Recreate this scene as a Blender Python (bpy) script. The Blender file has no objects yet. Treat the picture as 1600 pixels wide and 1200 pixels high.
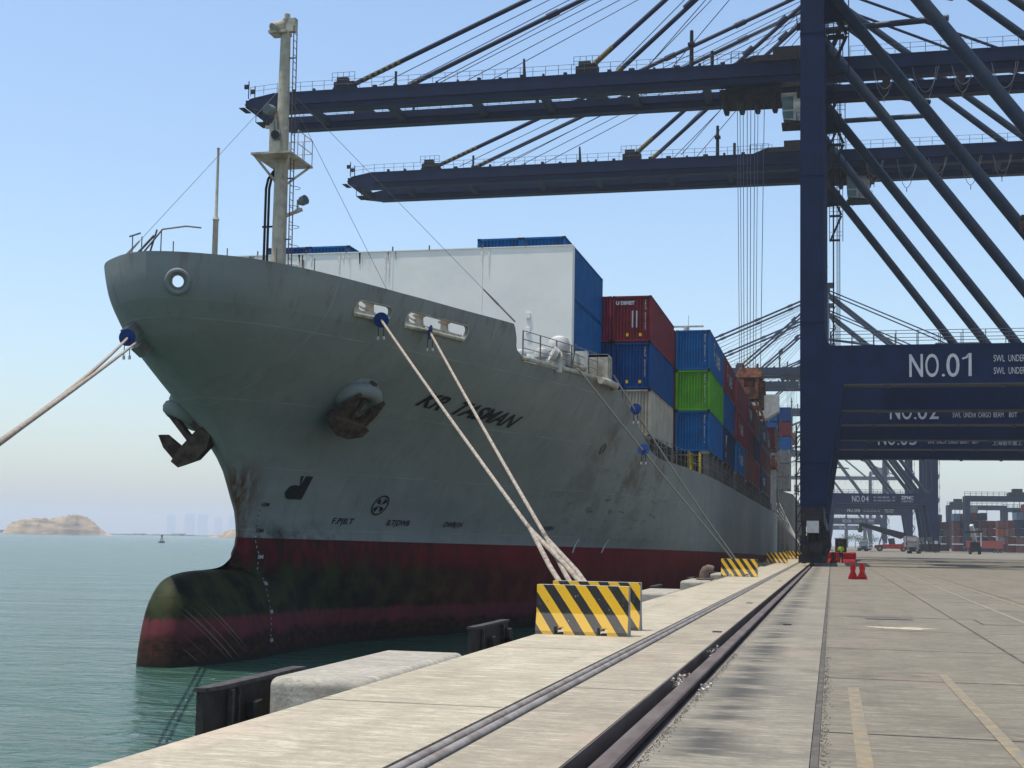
import bpy, math, random
from mathutils import Vector, Matrix
random.seed(7)
S = bpy.context.scene
R = math.radians
# ---------------------------------------------------------------- camera, sky, sun, exposure
cam_d = bpy.data.cameras.new('camera'); cam = bpy.data.objects.new('camera', cam_d); S.collection.objects.link(cam)
cam_d.sensor_width = 36; cam_d.lens = 47.25; cam_d.shift_y = .04626
cam_d.clip_start = .1; cam_d.clip_end = 40000
cam.matrix_world = Matrix.Translation((0, 0, 1.6)) @ Matrix.Rotation(R(13.4312), 4, 'Z') @ Matrix.Rotation(R(94.6), 4, 'X') @ Matrix.Rotation(R(1.03), 4, 'Z')
S.camera = cam
SUN_EL, SUN_ROT = R(76), R(244)
w = bpy.data.worlds.new('World'); S.world = w; w.use_nodes = True
nt = w.node_tree; bg = nt.nodes['Background']
sky = nt.nodes.new('ShaderNodeTexSky'); sky.sky_type = 'NISHITA'; sky.sun_disc = False
sky.sun_elevation = SUN_EL; sky.sun_rotation = SUN_ROT; sky.air_density = 1.25; sky.dust_density = 1.5; sky.ozone_density = 3.5
nt.links.new(sky.outputs[0], bg.inputs[0]); bg.inputs[1].default_value = .110
sd = Vector((math.sin(SUN_ROT)*math.cos(SUN_EL), math.cos(SUN_ROT)*math.cos(SUN_EL), math.sin(SUN_EL)))
sl = bpy.data.lights.new('sun', 'SUN'); sl.energy = 2.8; sl.angle = R(.5); sl.color = (1, .96, .9)
so = bpy.data.objects.new('sun', sl); S.collection.objects.link(so); so.rotation_euler = sd.to_track_quat('Z', 'Y').to_euler()
S.view_settings.view_transform = 'Standard'; S.view_settings.look = 'None'; S.view_settings.gamma = 1; S.view_settings.exposure = .85
S.cycles.max_bounces = 6; S.cycles.volume_bounces = 0; S.cycles.diffuse_bounces = 3; S.cycles.glossy_bounces = 3
# ---------------------------------------------------------------- helpers
COL = S.collection
class MB:
    def __init__(s): s.v = []; s.f = []; s.m = []
    def add(s, vs, fs, mi=0):
        n = len(s.v); s.v += [tuple(v) for v in vs]; s.f += [tuple(n+i for i in f) for f in fs]; s.m += [mi]*len(fs); return s
    def box(s, x0, x1, y0, y1, z0, z1, mi=0):
        return s.add([(x0, y0, z0), (x1, y0, z0), (x1, y1, z0), (x0, y1, z0), (x0, y0, z1), (x1, y0, z1), (x1, y1, z1), (x0, y1, z1)],
                     [(0, 3, 2, 1), (4, 5, 6, 7), (0, 1, 5, 4), (1, 2, 6, 5), (2, 3, 7, 6), (3, 0, 4, 7)], mi)
    def cbox(s, c, d, mi=0):
        return s.box(c[0]-d[0]/2, c[0]+d[0]/2, c[1]-d[1]/2, c[1]+d[1]/2, c[2]-d[2]/2, c[2]+d[2]/2, mi)
    def tube(s, a, b, r, n=8, r2=None, caps=True, mi=0):
        a, b = Vector(a), Vector(b); d = (b-a)
        if d.length < 1e-6: return s
        q = d.to_track_quat('Z', 'Y'); r2 = r if r2 is None else r2
        vs = [a+q@Vector((math.cos(2*math.pi*i/n)*r, math.sin(2*math.pi*i/n)*r, 0)) for i in range(n)]
        vs += [b+q@Vector((math.cos(2*math.pi*i/n)*r2, math.sin(2*math.pi*i/n)*r2, 0)) for i in range(n)]
        fs = [(i, (i+1) % n, n+(i+1) % n, n+i) for i in range(n)]
        if caps: fs += [tuple(range(n-1, -1, -1)), tuple(range(n, 2*n))]
        return s.add(vs, fs, mi)
    def path(s, pts, r, n=8, mi=0):
        pts = [Vector(p) for p in pts]; N = len(pts); vs = []
        up = None
        for i, p in enumerate(pts):
            t = (pts[min(i+1, N-1)]-pts[max(i-1, 0)]).normalized()
            if up is None:
                up = t.orthogonal().normalized()
            up = (up - t*up.dot(t)).normalized(); sd_ = t.cross(up)
            rr = r(i/(N-1)) if callable(r) else r
            vs += [p+(up*math.cos(2*math.pi*k/n)+sd_*math.sin(2*math.pi*k/n))*rr for k in range(n)]
        fs = []
        for i in range(N-1):
            for k in range(n):
                a = i*n+k; b = i*n+(k+1) % n; fs.append((a, b, b+n, a+n))
        fs += [tuple(range(n-1, -1, -1)), tuple(range((N-1)*n, N*n))]
        return s.add(vs, fs, mi)
    def lathe(s, prof, c=(0, 0, 0), n=16, axis='Z', mi=0, caps=True):
        vs = []
        for (r, h) in prof:
            for i in range(n):
                a = 2*math.pi*i/n; x, y = math.cos(a)*r, math.sin(a)*r
                p = (x, y, h) if axis == 'Z' else ((x, h, y) if axis == 'Y' else (h, x, y))
                vs.append((p[0]+c[0], p[1]+c[1], p[2]+c[2]))
        fs = []
        for j in range(len(prof)-1):
            for i in range(n):
                fs.append((j*n+i, j*n+(i+1) % n, (j+1)*n+(i+1) % n, (j+1)*n+i))
        if caps: fs += [tuple(range(n-1, -1, -1)), tuple(range((len(prof)-1)*n, len(prof)*n))]
        return s.add(vs, fs, mi)
    def prism(s, poly, a0, a1, axis='Y', mi=0):
        def P(p, a): return (p[0], a, p[1]) if axis == 'Y' else ((a, p[0], p[1]) if axis == 'X' else (p[0], p[1], a))
        n = len(poly)
        vs = [P(p, a0) for p in poly]+[P(p, a1) for p in poly]
        fs = [tuple(range(n)), tuple(range(2*n-1, n-1, -1))]+[(i, n+i, n+(i+1) % n, (i+1) % n) for i in range(n)]
        return s.add(vs, fs, mi)
    def bar(s, a, b, w, h, mi=0):
        a, b = Vector(a), Vector(b); d = (b-a).normalized()
        up = Vector((0, 0, 1)) if abs(d.z) < .98 else Vector((0, 1, 0))
        x = d.cross(up).normalized(); y = x.cross(d)
        o = [x*w/2*sx+y*h/2*sy for sx, sy in ((-1, -1), (1, -1), (1, 1), (-1, 1))]
        return s.add([a+k for k in o]+[b+k for k in o], [(3, 2, 1, 0), (4, 5, 6, 7), (0, 1, 5, 4), (1, 2, 6, 5), (2, 3, 7, 6), (3, 0, 4, 7)], mi)
    def mesh(s, name, mats=(), smooth=None, fix=True):
        me = bpy.data.meshes.new(name); me.from_pydata(s.v, [], s.f)
        for m in mats: me.materials.append(m)
        if len(mats) > 1: me.polygons.foreach_set('material_index', s.m)
        me.update()
        if fix:
            import bmesh
            bm = bmesh.new(); bm.from_mesh(me); bmesh.ops.recalc_face_normals(bm, faces=bm.faces); bm.to_mesh(me); bm.free()
        if smooth is not None:
            me.polygons.foreach_set('use_smooth', [True]*len(me.polygons))
            me.set_sharp_from_angle(angle=R(smooth))
        return me
    def build(s, name, mats, parent=None, smooth=None, loc=None, label=None, fix=True):
        if not isinstance(mats, (list, tuple)): mats = [mats]
        o = bpy.data.objects.new(name, s.mesh(name, mats, smooth, fix)); COL.objects.link(o)
        if loc: o.location = loc
        if parent: o.parent = parent
        if label: o['label'] = label
        return o
def thing(name, label, cat, loc=(0, 0, 0), rz=0, group=None):
    o = bpy.data.objects.new(name, None); COL.objects.link(o); o.location = loc; o.rotation_euler = (0, 0, rz)
    return tag(o, label, cat, group)
def tag(o, label, cat=None, group=None, kind=None):
    o['label'] = label
    if cat: o['category'] = cat
    if group: o['group'] = group
    if kind: o['kind'] = kind
    return o
def struct(o, label=None):
    o['kind'] = 'structure'
    if label: o['label'] = label
    return o
def copy_tree(o, parent=None):
    c = o.copy(); COL.objects.link(c)
    if parent: c.parent = parent
    for ch in list(o.children): copy_tree(ch, c)
    return c
def text_mesh(txt, size, shear=0, sx=1, align='LEFT', bold=0, extrude=0):
    cu = bpy.data.curves.new('t', 'FONT'); cu.body = txt; cu.size = size; cu.shear = shear; cu.align_x = align; cu.offset = bold; cu.extrude = extrude
    cu.resolution_u = 4
    o = bpy.data.objects.new('t', cu); COL.objects.link(o)
    dg = bpy.context.evaluated_depsgraph_get(); me = bpy.data.meshes.new_from_object(o.evaluated_get(dg))
    vs = [(v.co.x*sx, v.co.y) for v in me.vertices]; fs = [tuple(p.vertices) for p in me.polygons]
    bpy.data.objects.remove(o); bpy.data.curves.remove(cu); bpy.data.meshes.remove(me)
    return vs, fs
def text_front(mb, txt, size, x, y, z, sx=1, bold=0, mi=0, align='LEFT'):      # lettering on a face that looks towards -Y
    vs, fs = text_mesh(txt, size, sx=sx, bold=bold, align=align)
    mb.add([(x+a, y, z+b) for a, b in vs], fs, mi)
def text_side(mb, txt, size, x, y, z, sx=1, bold=0, mi=0, shear=0):            # on a face that looks towards +X
    vs, fs = text_mesh(txt, size, sx=sx, bold=bold, shear=shear)
    mb.add([(x, y+a, z+b) for a, b in vs], fs, mi)
# ---------------------------------------------------------------- materials
def mat(name, col, rough=.6, metal=0, var=0, vscale=3, col2=None, bump=0, bscale=20, spec=.2, vstretch=(1, 1, 1), world=False, streak=None, lo=.4, hi=.65):
    m = bpy.data.materials.new(name); m.use_nodes = True; n = m.node_tree.nodes; L = m.node_tree.links
    p = n['Principled BSDF']; p.inputs['Base Color'].default_value = (*col, 1); p.inputs['Roughness'].default_value = rough
    p.inputs['Metallic'].default_value = metal; p.inputs['Specular IOR Level'].default_value = spec
    if var or col2 or bump or streak:
        if world:
            g = n.new('ShaderNodeNewGeometry'); src = g.outputs['Position']
        else:
            g = n.new('ShaderNodeTexCoord'); src = g.outputs['Object']
    out = None
    if col2 or var:
        mp = n.new('ShaderNodeMapping'); mp.inputs['Scale'].default_value = vstretch; L.new(src, mp.inputs[0])
        t = n.new('ShaderNodeTexNoise'); t.inputs['Scale'].default_value = vscale; t.inputs['Detail'].default_value = 7; t.inputs['Roughness'].default_value = .62; L.new(mp.outputs[0], t.inputs[0])
        r = n.new('ShaderNodeMapRange'); r.inputs[1].default_value = lo; r.inputs[2].default_value = hi; L.new(t.outputs[0], r.inputs[0])
        mx = n.new('ShaderNodeMix'); mx.data_type = 'RGBA'
        c2 = col2 or tuple(c*(1-var) for c in col)
        mx.inputs[6].default_value = (*col, 1); mx.inputs[7].default_value = (*c2, 1); L.new(r.outputs[0], mx.inputs[0]); out = mx.outputs[2]
    if streak:                                   # vertical run-down marks: (colour, strength, scale)
        mp = n.new('ShaderNodeMapping'); mp.inputs['Scale'].default_value = (streak[2], streak[2], streak[2]*.08); L.new(src, mp.inputs[0])
        t = n.new('ShaderNodeTexNoise'); t.inputs['Scale'].default_value = 1; t.inputs['Detail'].default_value = 5; L.new(mp.outputs[0], t.inputs[0])
        r = n.new('ShaderNodeMapRange'); r.inputs[1].default_value = .52; r.inputs[2].default_value = .75; r.inputs[4].default_value = streak[1]; L.new(t.outputs[0], r.inputs[0])
        mx = n.new('ShaderNodeMix'); mx.data_type = 'RGBA'; mx.inputs[6].default_value = (*col, 1)
        if out: L.new(out, mx.inputs[6])
        mx.inputs[7].default_value = (*streak[0], 1); L.new(r.outputs[0], mx.inputs[0]); out = mx.outputs[2]
    if out: L.new(out, p.inputs['Base Color'])
    if bump:
        t = n.new('ShaderNodeTexNoise'); t.inputs['Scale'].default_value = bscale; t.inputs['Detail'].default_value = 5; L.new(src, t.inputs[0])
        b = n.new('ShaderNodeBump'); b.inputs['Strength'].default_value = bump; b.inputs['Distance'].default_value = .05; L.new(t.outputs[0], b.inputs['Height']); L.new(b.outputs[0], p.inputs['Normal'])
    return m
M = {}
M['navy'] = mat('crane_paint', (.0042, .0140, .050), .5, var=.35, vscale=.5, streak=((.005, .008, .022), .5, 1.2), bump=.05, bscale=3, spec=.12)
M['bounce_edge'] = mat('bounce_lit_plate', (.06, .06, .062), .6, var=.3, vscale=1)  # paler than the crane: bounced light on the beam underside, put into the colour
M['navyfar'] = M['navy']
M['tube'] = mat('crane_tube_paint', (.012, .024, .050), .45, col2=(.028, .036, .044), vscale=.8, spec=.15)
M['machine'] = mat('dark_machinery', (.014, .017, .024), .7, col2=(.035, .028, .022), vscale=2, spec=.1)
M['rail_paint'] = mat('grey_railing', (.05, .06, .08), .6)
M['white'] = mat('white_paint', (.50, .50, .46), .5, col2=(.38, .36, .31), vscale=1.5, streak=((.20, .10, .05), .35, 2))
M['sign_white'] = mat('white_lettering', (.42, .44, .45), .6, var=.2, vscale=2)
M['cream'] = mat('cream_ship_paint', (.42, .40, .32), .5, col2=(.26, .23, .17), vscale=2.5, streak=((.18, .08, .03), .4, 3))
M['mast'] = mat('mast_paint', (.43, .395, .30), .55, col2=(.32, .28, .20), vscale=3, streak=((.18, .11, .06), .4, 3))
M['wall'] = mat('breakwater_paint', (.80, .78, .69), .5, col2=(.73, .72, .64), vscale=.5)
M['black'] = mat('black_paint', (.012, .012, .014), .5)
M['anchor'] = mat('rusty_anchor', (.045, .026, .018), .85, col2=(.10, .07, .052), vscale=3, bump=.5, bscale=8)
M['rubber'] = mat('dark_fender_steel', (.020, .018, .018), .6, col2=(.038, .032, .028), vscale=3, bump=.2, bscale=12)
M['steel'] = mat('worn_steel', (.30, .29, .27), .5, metal=.6, col2=(.16, .12, .10), vscale=6)
M['rust'] = mat('rusty_rail', (.088, .066, .056), .55, col2=(.14, .115, .10), vscale=3, bump=.2, bscale=30, vstretch=(1, .3, 1))
M['bollard'] = mat('rusty_bollard', (.16, .11, .09), .75, col2=(.09, .06, .05), vscale=6, bump=.4, bscale=15)
M['rope'] = mat('pale_rope', (.50, .43, .345), .85, col2=(.30, .235, .175), vscale=9, bump=1.0, bscale=60)
M['darkrope'] = mat('grey_wire_rope', (.16, .15, .14), .8)
M['wire'] = mat('hoist_wire', (.10, .11, .12), .5)
M['bluedisc'] = mat('blue_plastic', (.005, .032, .15), .5, var=.3, vscale=8)
M['yellow'] = mat('barrier_yellow', (.72, .45, .015), .6, col2=(.55, .36, .03), vscale=5)
M['orange'] = mat('orange_paint', (.36, .11, .05), .5, col2=(.34, .09, .04), vscale=2)
M['rustorange'] = mat('weathered_orange', (.22, .075, .03), .7, col2=(.05, .026, .02), vscale=1.2, lo=.40, hi=.58)
M['redplastic'] = mat('red_plastic', (.36, .010, .016), .45, var=.3, vscale=6)
M['redpaint'] = mat('red_vehicle_paint', (.40, .03, .02), .45, var=.3)
M['glass'] = mat('dark_glass', (.02, .03, .035), .12, spec=.7)
M['cabglass'] = mat('green_glass', (.05, .10, .085), .15, spec=.7)
M['tyre'] = mat('tyre_rubber', (.02, .02, .02), .8)
M['vest'] = mat('lime_vest', (.42, .55, .03), .8)
M['cloth'] = mat('dark_cloth', (.02, .022, .03), .85)
M['skin'] = mat('skin', (.18, .09, .05), .6)
M['greypaint'] = mat('grey_paint', (.17, .17, .16), .6, col2=(.10, .09, .075), vscale=1.5, streak=((.09, .045, .02), .4, 2))
M['deckbrown'] = mat('weathered_deck_steel', (.10, .088, .07), .7, col2=(.055, .038, .026), vscale=1.2)
M['leaf'] = mat('foliage', (.05, .09, .04), .8, var=.5, vscale=1)
M['bark'] = mat('bark', (.12, .09, .07), .9)
import math
CL = -21.7
def lerp_tab(tab, x):
    if x <= tab[0][0]: return tab[0][1]
    for (x0, y0), (x1, y1) in zip(tab, tab[1:]):
        if x <= x1:
            return y0 + (y1-y0)*(x-x0)/(x1-x0)
    return tab[-1][1]
def smooth_tab(tab, x):
    # monotone cubic through the table
    n = len(tab)
    if x <= tab[0][0]: return tab[0][1]
    if x >= tab[-1][0]: return tab[-1][1]
    for i in range(n-1):
        if x <= tab[i+1][0]: break
    def sl(k): return (tab[k+1][1]-tab[k][1])/(tab[k+1][0]-tab[k][0])
    def m(k):
        if k == 0: return sl(0)
        if k == n-1: return sl(n-2)
        a, b = sl(k-1), sl(k)
        return 0 if a*b <= 0 else 2*a*b/(a+b)
    h = tab[i+1][0]-tab[i][0]; t = (x-tab[i][0])/h
    y0, y1, m0, m1 = tab[i][1], tab[i+1][1], m(i)*h, m(i+1)*h
    return (2*t**3-3*t*t+1)*y0+(t**3-2*t*t+t)*m0+(-2*t**3+3*t*t)*y1+(t**3-t*t)*m1
STEM = [(-6, 41.4), (-4, 40.75), (-2.8, 40.6), (-1.56, 40.75), (-.44, 41.15), (-.05, 41.6), (.16, 42.0), (.29, 43.0), (.32, 43.9), (.36, 44.9), (.45, 45.6), (.75, 46.3), (1.5, 46.85), (2.4, 46.75), (3.16, 46.4), (4.08, 46.1),
        (5.31, 45.0), (6.49, 43.3), (7.4, 41.8), (8.3, 40.4), (9.1, 39.55), (9.8, 39.25), (10.8, 39.15)]
TOP = [(0, 0), (.003, .7), (.011, 1.6), (.034, 3.1), (.072, 4.3), (.122, 5.4), (.177, 6.45), (.245, 7.5), (.335, 8.9), (.535, 11.2), (.77, 12.7), (1, 13.15), (1.4, 13.4)]
LOW = [(0, 0), (.01, .25), (.1, 1.5), (.25, 3.4), (.42, 5.9), (.6, 8.4), (.8, 10.6), (1, 12.0), (1.25, 13.0), (1.6, 13.4)]
def ystem(z): return smooth_tab(STEM, z)
def bulb_top(Y):
    if Y < 40.61: return -2.8
    return smooth_tab([(40.6, -2.8), (40.75, -1.56), (41.15, -.44), (41.6, -.05), (42, .16), (43, .29), (43.9, .32), (46, .3), (53, -1.0), (66, -3.2)], Y)
def half(Y, z):
    zz = max(z, 1.2)
    ys = ystem(z) if z > .9 else ystem(.9) + (.9-z)*.12
    s = (Y-ys)/(85-ys)
    bh = 0
    if s > 0:
        e = 2.0-1.30*min(s/.8, 1)
        w = (1-(1-max(0., min(1., (zz-1.2)/9.6)))**1.45)**e
        bh = smooth_tab(LOW, s)*(1-w)+smooth_tab(TOP, s)*w
        if z < 1.2: bh *= 1-.05*(1.2-z)/4.2*(1 if s < 1.2 else max(0, 1-(s-1.2)))
    bb = 0
    if z < .4 and Y < 71:
        yl = ystem(z)
        if Y > yl and yl < 46:
            zc = -3.8; h = bulb_top(Y)-zc
            q = max(0, 1-((z-zc)/max(h, .1))**2) if z > zc else 1
            wy = 1.9*max(0, 1-max(0, 1-(Y-40.5)/7)**2.4)**.5*max(0, 1-max(0, Y-49)/22)
            bb = wy*q**.5
    if bb <= 0: return bh
    k = 1.2
    hh = max(k-abs(bh-bb), 0)/k
    return max(bh, bb)+hh*hh*k*.25*min(1, bb/.5)
def ztop(Y):
    # bulwark and sheer line of the deck edge
    if Y < 54.2: return 10.75-.15*min(1, (Y-39)/8)
    return lerp_tab([(54.2, 10.6), (54.7, 10.0), (54.9, 9.65), (55.6, 9.42), (64.8, 9.38), (66.2, 9.1), (74.5, 6.5), (76.5, 6.3), (230, 6.3)], Y)
# ---------------------------------------------------------------- ground, quay, water
def concrete(name, a, b, stain, stain_amt, sc=1.0, joints=True):
    m = bpy.data.materials.new(name); m.use_nodes = True; n = m.node_tree.nodes; L = m.node_tree.links; p = n['Principled BSDF']
    p.inputs['Roughness'].default_value = .85; p.inputs['Specular IOR Level'].default_value = .25
    g = n.new('ShaderNodeNewGeometry')
    def noise(scale, st, det=8, lo=.35, hi=.65, rough=.6):
        mp = n.new('ShaderNodeMapping'); mp.inputs['Scale'].default_value = st; L.new(g.outputs['Position'], mp.inputs[0])
        t = n.new('ShaderNodeTexNoise'); t.inputs['Scale'].default_value = scale; t.inputs['Detail'].default_value = det; t.inputs['Roughness'].default_value = rough; L.new(mp.outputs[0], t.inputs[0])
        r = n.new('ShaderNodeMapRange'); r.inputs[1].default_value = lo; r.inputs[2].default_value = hi; L.new(t.outputs[0], r.inputs[0]); return t, r.outputs[0]
    def mix(c0, c1, f, k=None):
        mx = n.new('ShaderNodeMix'); mx.data_type = 'RGBA'
        for i, c in ((6, c0), (7, c1)):
            if isinstance(c, tuple): mx.inputs[i].default_value = (*c, 1)
            else: L.new(c, mx.inputs[i])
        if k is not None:
            q = n.new('ShaderNodeMath'); q.operation = 'MULTIPLY'; q.inputs[1].default_value = k; L.new(f, q.inputs[0]); f = q.outputs[0]
        L.new(f, mx.inputs[0]); return mx.outputs[2]
    dk = lambda k: tuple(x*k for x in a)
    _, f1 = noise(.35*sc, (1, .7, 1)); c = mix(a, b, f1)
    _, f2 = noise(1.3*sc, (.45, 1.5, 1), 10, .40, .66, .72); c = mix(c, dk(.66), f2, .6)
    _, f3 = noise(.8*sc, (.7, .55, 1), 8, .50, .60, .62); c = mix(c, stain, f3, stain_amt)
    _, f6 = noise(4.5*sc, (.4, 1.5, 1), 9, .40, .62, .72); c = mix(c, dk(.55), f6, .75)
    _, f5 = noise(6*sc, (.35, 1.6, 1), 9, .50, .66, .75); c = mix(c, tuple(min(1, x*1.45) for x in a), f5, .6)
    _, f4 = noise(17*sc, (.7, 1.3, 1), 9, .48, .66, .8); c = mix(c, dk(.42), f4, .7)
    _, f7 = noise(1.1*sc, (.8, .3, 1), 5, .55, .7, .6); c = mix(c, (a[0]*1.02, a[1]*.86, a[2]*.90), f7, .5)
    if joints is True:
        _, f8 = noise(1, (2.4, .05, 1), 5, .54, .72, .6); c = mix(c, dk(.5), f8, .38)
        _, f9 = noise(.45, (1, 1, 1), 10, .60, .66, .7); c = mix(c, dk(.42), f9, .5)
    if joints == 'rail':         # wheel dirt and damp patches gathered along the middle of the strip
        sx = n.new('ShaderNodeSeparateXYZ'); L.new(g.outputs['Position'], sx.inputs[0])
        def mt(op, u, v=None):
            q = n.new('ShaderNodeMath'); q.operation = op; q.use_clamp = op == 'MULTIPLY'
            for i, k in enumerate((u, v)):
                if k is None: continue
                if isinstance(k, (int, float)): q.inputs[i].default_value = k
                else: L.new(k, q.inputs[i])
            return q.outputs[0]
        wob = noise(.7, (0, 1, 0), 4, .3, .7)[1]
        dx = mt('ABSOLUTE', mt('ADD', mt('ADD', sx.outputs[0], .98), mt('MULTIPLY', wob, -.35)))
        r = n.new('ShaderNodeMapRange'); L.new(dx, r.inputs[0]); r.inputs[1].default_value = .40; r.inputs[2].default_value = .05
        _, pt = noise(1.5, (.45, 1.3, 1), 9, .44, .54, .66); c = mix(c, (.040, .039, .036), mt('MULTIPLY', r.outputs[0], pt), .78)
    L.new(c, p.inputs['Base Color'])
    t, _ = noise(25, (1, 1, 1), 8); b = n.new('ShaderNodeBump'); b.inputs['Strength'].default_value = .35; b.inputs['Distance'].default_value = .02
    L.new(t.outputs[0], b.inputs['Height']); L.new(b.outputs[0], p.inputs['Normal'])
    return m
M['apron'] = concrete('apron_concrete', (.45, .395, .285), (.375, .33, .24), (.25, .21, .145), .5)
M['apron2'] = concrete('strip_concrete', (.365, .315, .228), (.295, .255, .185), (.16, .138, .10), .5)
M['stained'] = concrete('stained_strip_concrete', (.262, .232, .172), (.198, .177, .134), (.085, .08, .072), .5, 1.0, 'rail')
M['pave'] = concrete('yard_pavement', (.218, .190, .138), (.172, .151, .112), (.095, .083, .064), .5)
M['edge'] = concrete('quay_edge_concrete', (.40, .365, .29), (.34, .31, .25), (.24, .21, .17), .35)
M['seal'] = mat('joint_sealant', (.075, .068, .058), .9, col2=(.11, .10, .085), vscale=3, bump=.6, bscale=14, world=True)
M['dark'] = mat('dark_joint', (.05, .046, .04), .9, col2=(.12, .11, .095), vscale=2, world=True)
YE = 900
g = MB(); g.v = []
# apron body with a rounded outer edge and the quay wall below it
prof = [(-5.02, -6), (-5.02, -.10), (-5.00, -.05), (-4.965, -.015), (-4.92, 0), (-3.05, 0), (-3.05, -.12), (-3.05, -6)]
g.prism(prof, -40, YE)
struct(g.build('quay_deck', M['apron'], smooth=30), 'pale concrete apron along the quay edge beside the water')
g = MB().box(-3.045, -2.755, -40, YE, -.5, -.10)
struct(g.build('pipe_trench', M['dark']), 'narrow dark trench holding two steel pipes along the quay')
g = MB().prism([(-2.75, -6), (-2.75, 0), (-1.88, 0), (-1.88, -6)], -40, YE)
struct(g.build('quay_strip', M['apron2']), 'pale concrete strip between the pipe trench and the crane rail groove')
g = MB().box(-1.875, -1.405, -40, YE, -.6, -.17)
struct(g.build('rail_groove', M['dark']), 'dark bottom of the crane rail groove')
g = MB().prism([(-1.40, -6), (-1.40, 0), (-.165, 0), (-.165, -6)], -40, YE)
struct(g.build('rail_side_strip', M['stained']), 'grey stained concrete strip on the landward side of the crane rail')
g = MB().box(-.16, -.10, -40, YE, -.3, -.008)
struct(g.build('pavement_joint', M['seal']), 'dark sealed joint running along the quay')
g = MB(); 
g.add([(-.095, -60, 0), (7000, -60, 0), (7000, 9000, 0), (-.095, 9000, 0), (-.095, -60, -3), (-.095, 9000, -3)], [(0, 1, 2, 3), (0, 3, 5, 4)])
struct(g.build('ground', M['pave'], fix=False), 'wide concrete yard of the container terminal')
g = MB().box(-5, -.1, YE+.01, 9000, -6, -.002)
struct(g.build('far_quay', M['pave']), 'far continuation of the quay')
j = MB()
for k in range(90):
    y = 12.0+4.9*k-9.8
    j.add([(-.09, y, .004), (60, y, .004), (60, y+.035, .004), (-.09, y+.035, .004)], [(0, 1, 2, 3)])
for x in (2.6, 5.35, 9.2, 13.1, 17, 21): j.add([(x, -10, .0045), (x+.04, -10, .0045), (x+.04, 420, .0045), (x, 420, .0045)], [(0, 1, 2, 3)])
struct(j.build('pavement_joints', M['dark'], fix=False), 'thin dark joints between the concrete slabs of the yard')
j = MB()
for k in range(40):
    y = 5.5+7.1*k
    j.add([(-4.9, y, .004), (-3.06, y, .004), (-3.06, y+.02, .004), (-4.9, y+.02, .004)], [(0, 1, 2, 3)])
    j.add([(-2.74, y+2, .004), (-1.9, y+2, .004), (-1.9, y+2.02, .004), (-2.74, y+2.02, .004)], [(0, 1, 2, 3)])
struct(j.build('apron_joints', M['dark'], fix=False), 'thin joints in the pale quay apron')
def worn(name, col, base, amt=.5):
    m = bpy.data.materials.new(name); m.use_nodes = True; n = m.node_tree.nodes; L = m.node_tree.links; p = n['Principled BSDF']; p.inputs['Roughness'].default_value = .8
    g_ = n.new('ShaderNodeNewGeometry'); t = n.new('ShaderNodeTexNoise'); t.inputs['Scale'].default_value = 5; t.inputs['Detail'].default_value = 9; t.inputs['Roughness'].default_value = .75; L.new(g_.outputs['Position'], t.inputs[0])
    r = n.new('ShaderNodeMapRange'); r.inputs[1].default_value = amt-.12; r.inputs[2].default_value = amt+.12; L.new(t.outputs[0], r.inputs[0])
    mx = n.new('ShaderNodeMix'); mx.data_type = 'RGBA'; mx.inputs[6].default_value = (*col, 1); mx.inputs[7].default_value = (*base, 1); L.new(r.outputs[0], mx.inputs[0]); L.new(mx.outputs[2], p.inputs['Base Color']); return m
M['lineyellow'] = worn('faded_yellow_line', (.33, .21, .05), (.155, .14, .11), .43)
M['linepale'] = worn('faded_pale_line', (.27, .25, .19), (.165, .15, .12), .43)
def line(name, pts, wd, m, label):
    g = MB()
    for (x0, y0), (x1, y1) in zip(pts, pts[1:]):
        g.add([(x0, y0, .006), (x0+wd, y0, .006), (x1+wd, y1, .006), (x1, y1, .006)], [(0, 1, 2, 3)])
    struct(g.build(name, m, fix=False), label)
line('road_marking', [(.18, 5), (.17, 15.8)], .12, M['lineyellow'], 'short faded yellow line beside the sealed joint')
line('road_marking', [(1.40, 5), (1.29, 17.9)], .11, M['lineyellow'], 'faded yellow line on the near right of the yard')
line('road_marking', [(3.98, 25), (4.09, 100)], .10, M['linepale'], 'faded pale line running towards the cranes')
line('road_marking', [(5.0, 30), (5.2, 100)], .10, M['lineyellow'], 'faint yellow line right of the pale line')
g = MB(); vs = [(1.35+math.cos(a)*(.42+.12*math.sin(3*a))*1.5, 27.6+math.sin(a)*(.35+.1*math.cos(5*a)), .006) for a in [i*math.pi/14 for i in range(28)]]
g.add(vs, [tuple(range(28))]); struct(g.build('paint_stain', worn('spilled_cream_paint', (.46, .385, .25), (.165, .15, .122), .55), fix=False), 'pale yellow stain on the yard')
# sea
wm = bpy.data.materials.new('sea_water'); wm.use_nodes = True; n = wm.node_tree.nodes; L = wm.node_tree.links; p = n['Principled BSDF']
p.inputs['Base Color'].default_value = (.032, .078, .054, 1); p.inputs['Roughness'].default_value = .16; p.inputs['IOR'].default_value = 1.33
ge = n.new('ShaderNodeNewGeometry')
def wn(scale, rot, st, det, dist):
    mp = n.new('ShaderNodeMapping'); mp.inputs['Scale'].default_value = st; mp.inputs['Rotation'].default_value = (0, 0, rot); L.new(ge.outputs['Position'], mp.inputs[0])
    t = n.new('ShaderNodeTexNoise'); t.inputs['Scale'].default_value = scale; t.inputs['Detail'].default_value = det; t.inputs['Distortion'].default_value = dist; L.new(mp.outputs[0], t.inputs[0]); return t.outputs[0]
a1 = wn(1.25, .35, (.5, 1.25, 1), 8, .8); a2 = wn(.16, .1, (.5, 1.2, 1), 3, .3); a3 = wn(3.2, .5, (.6, 1.2, 1), 4, .2)
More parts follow.
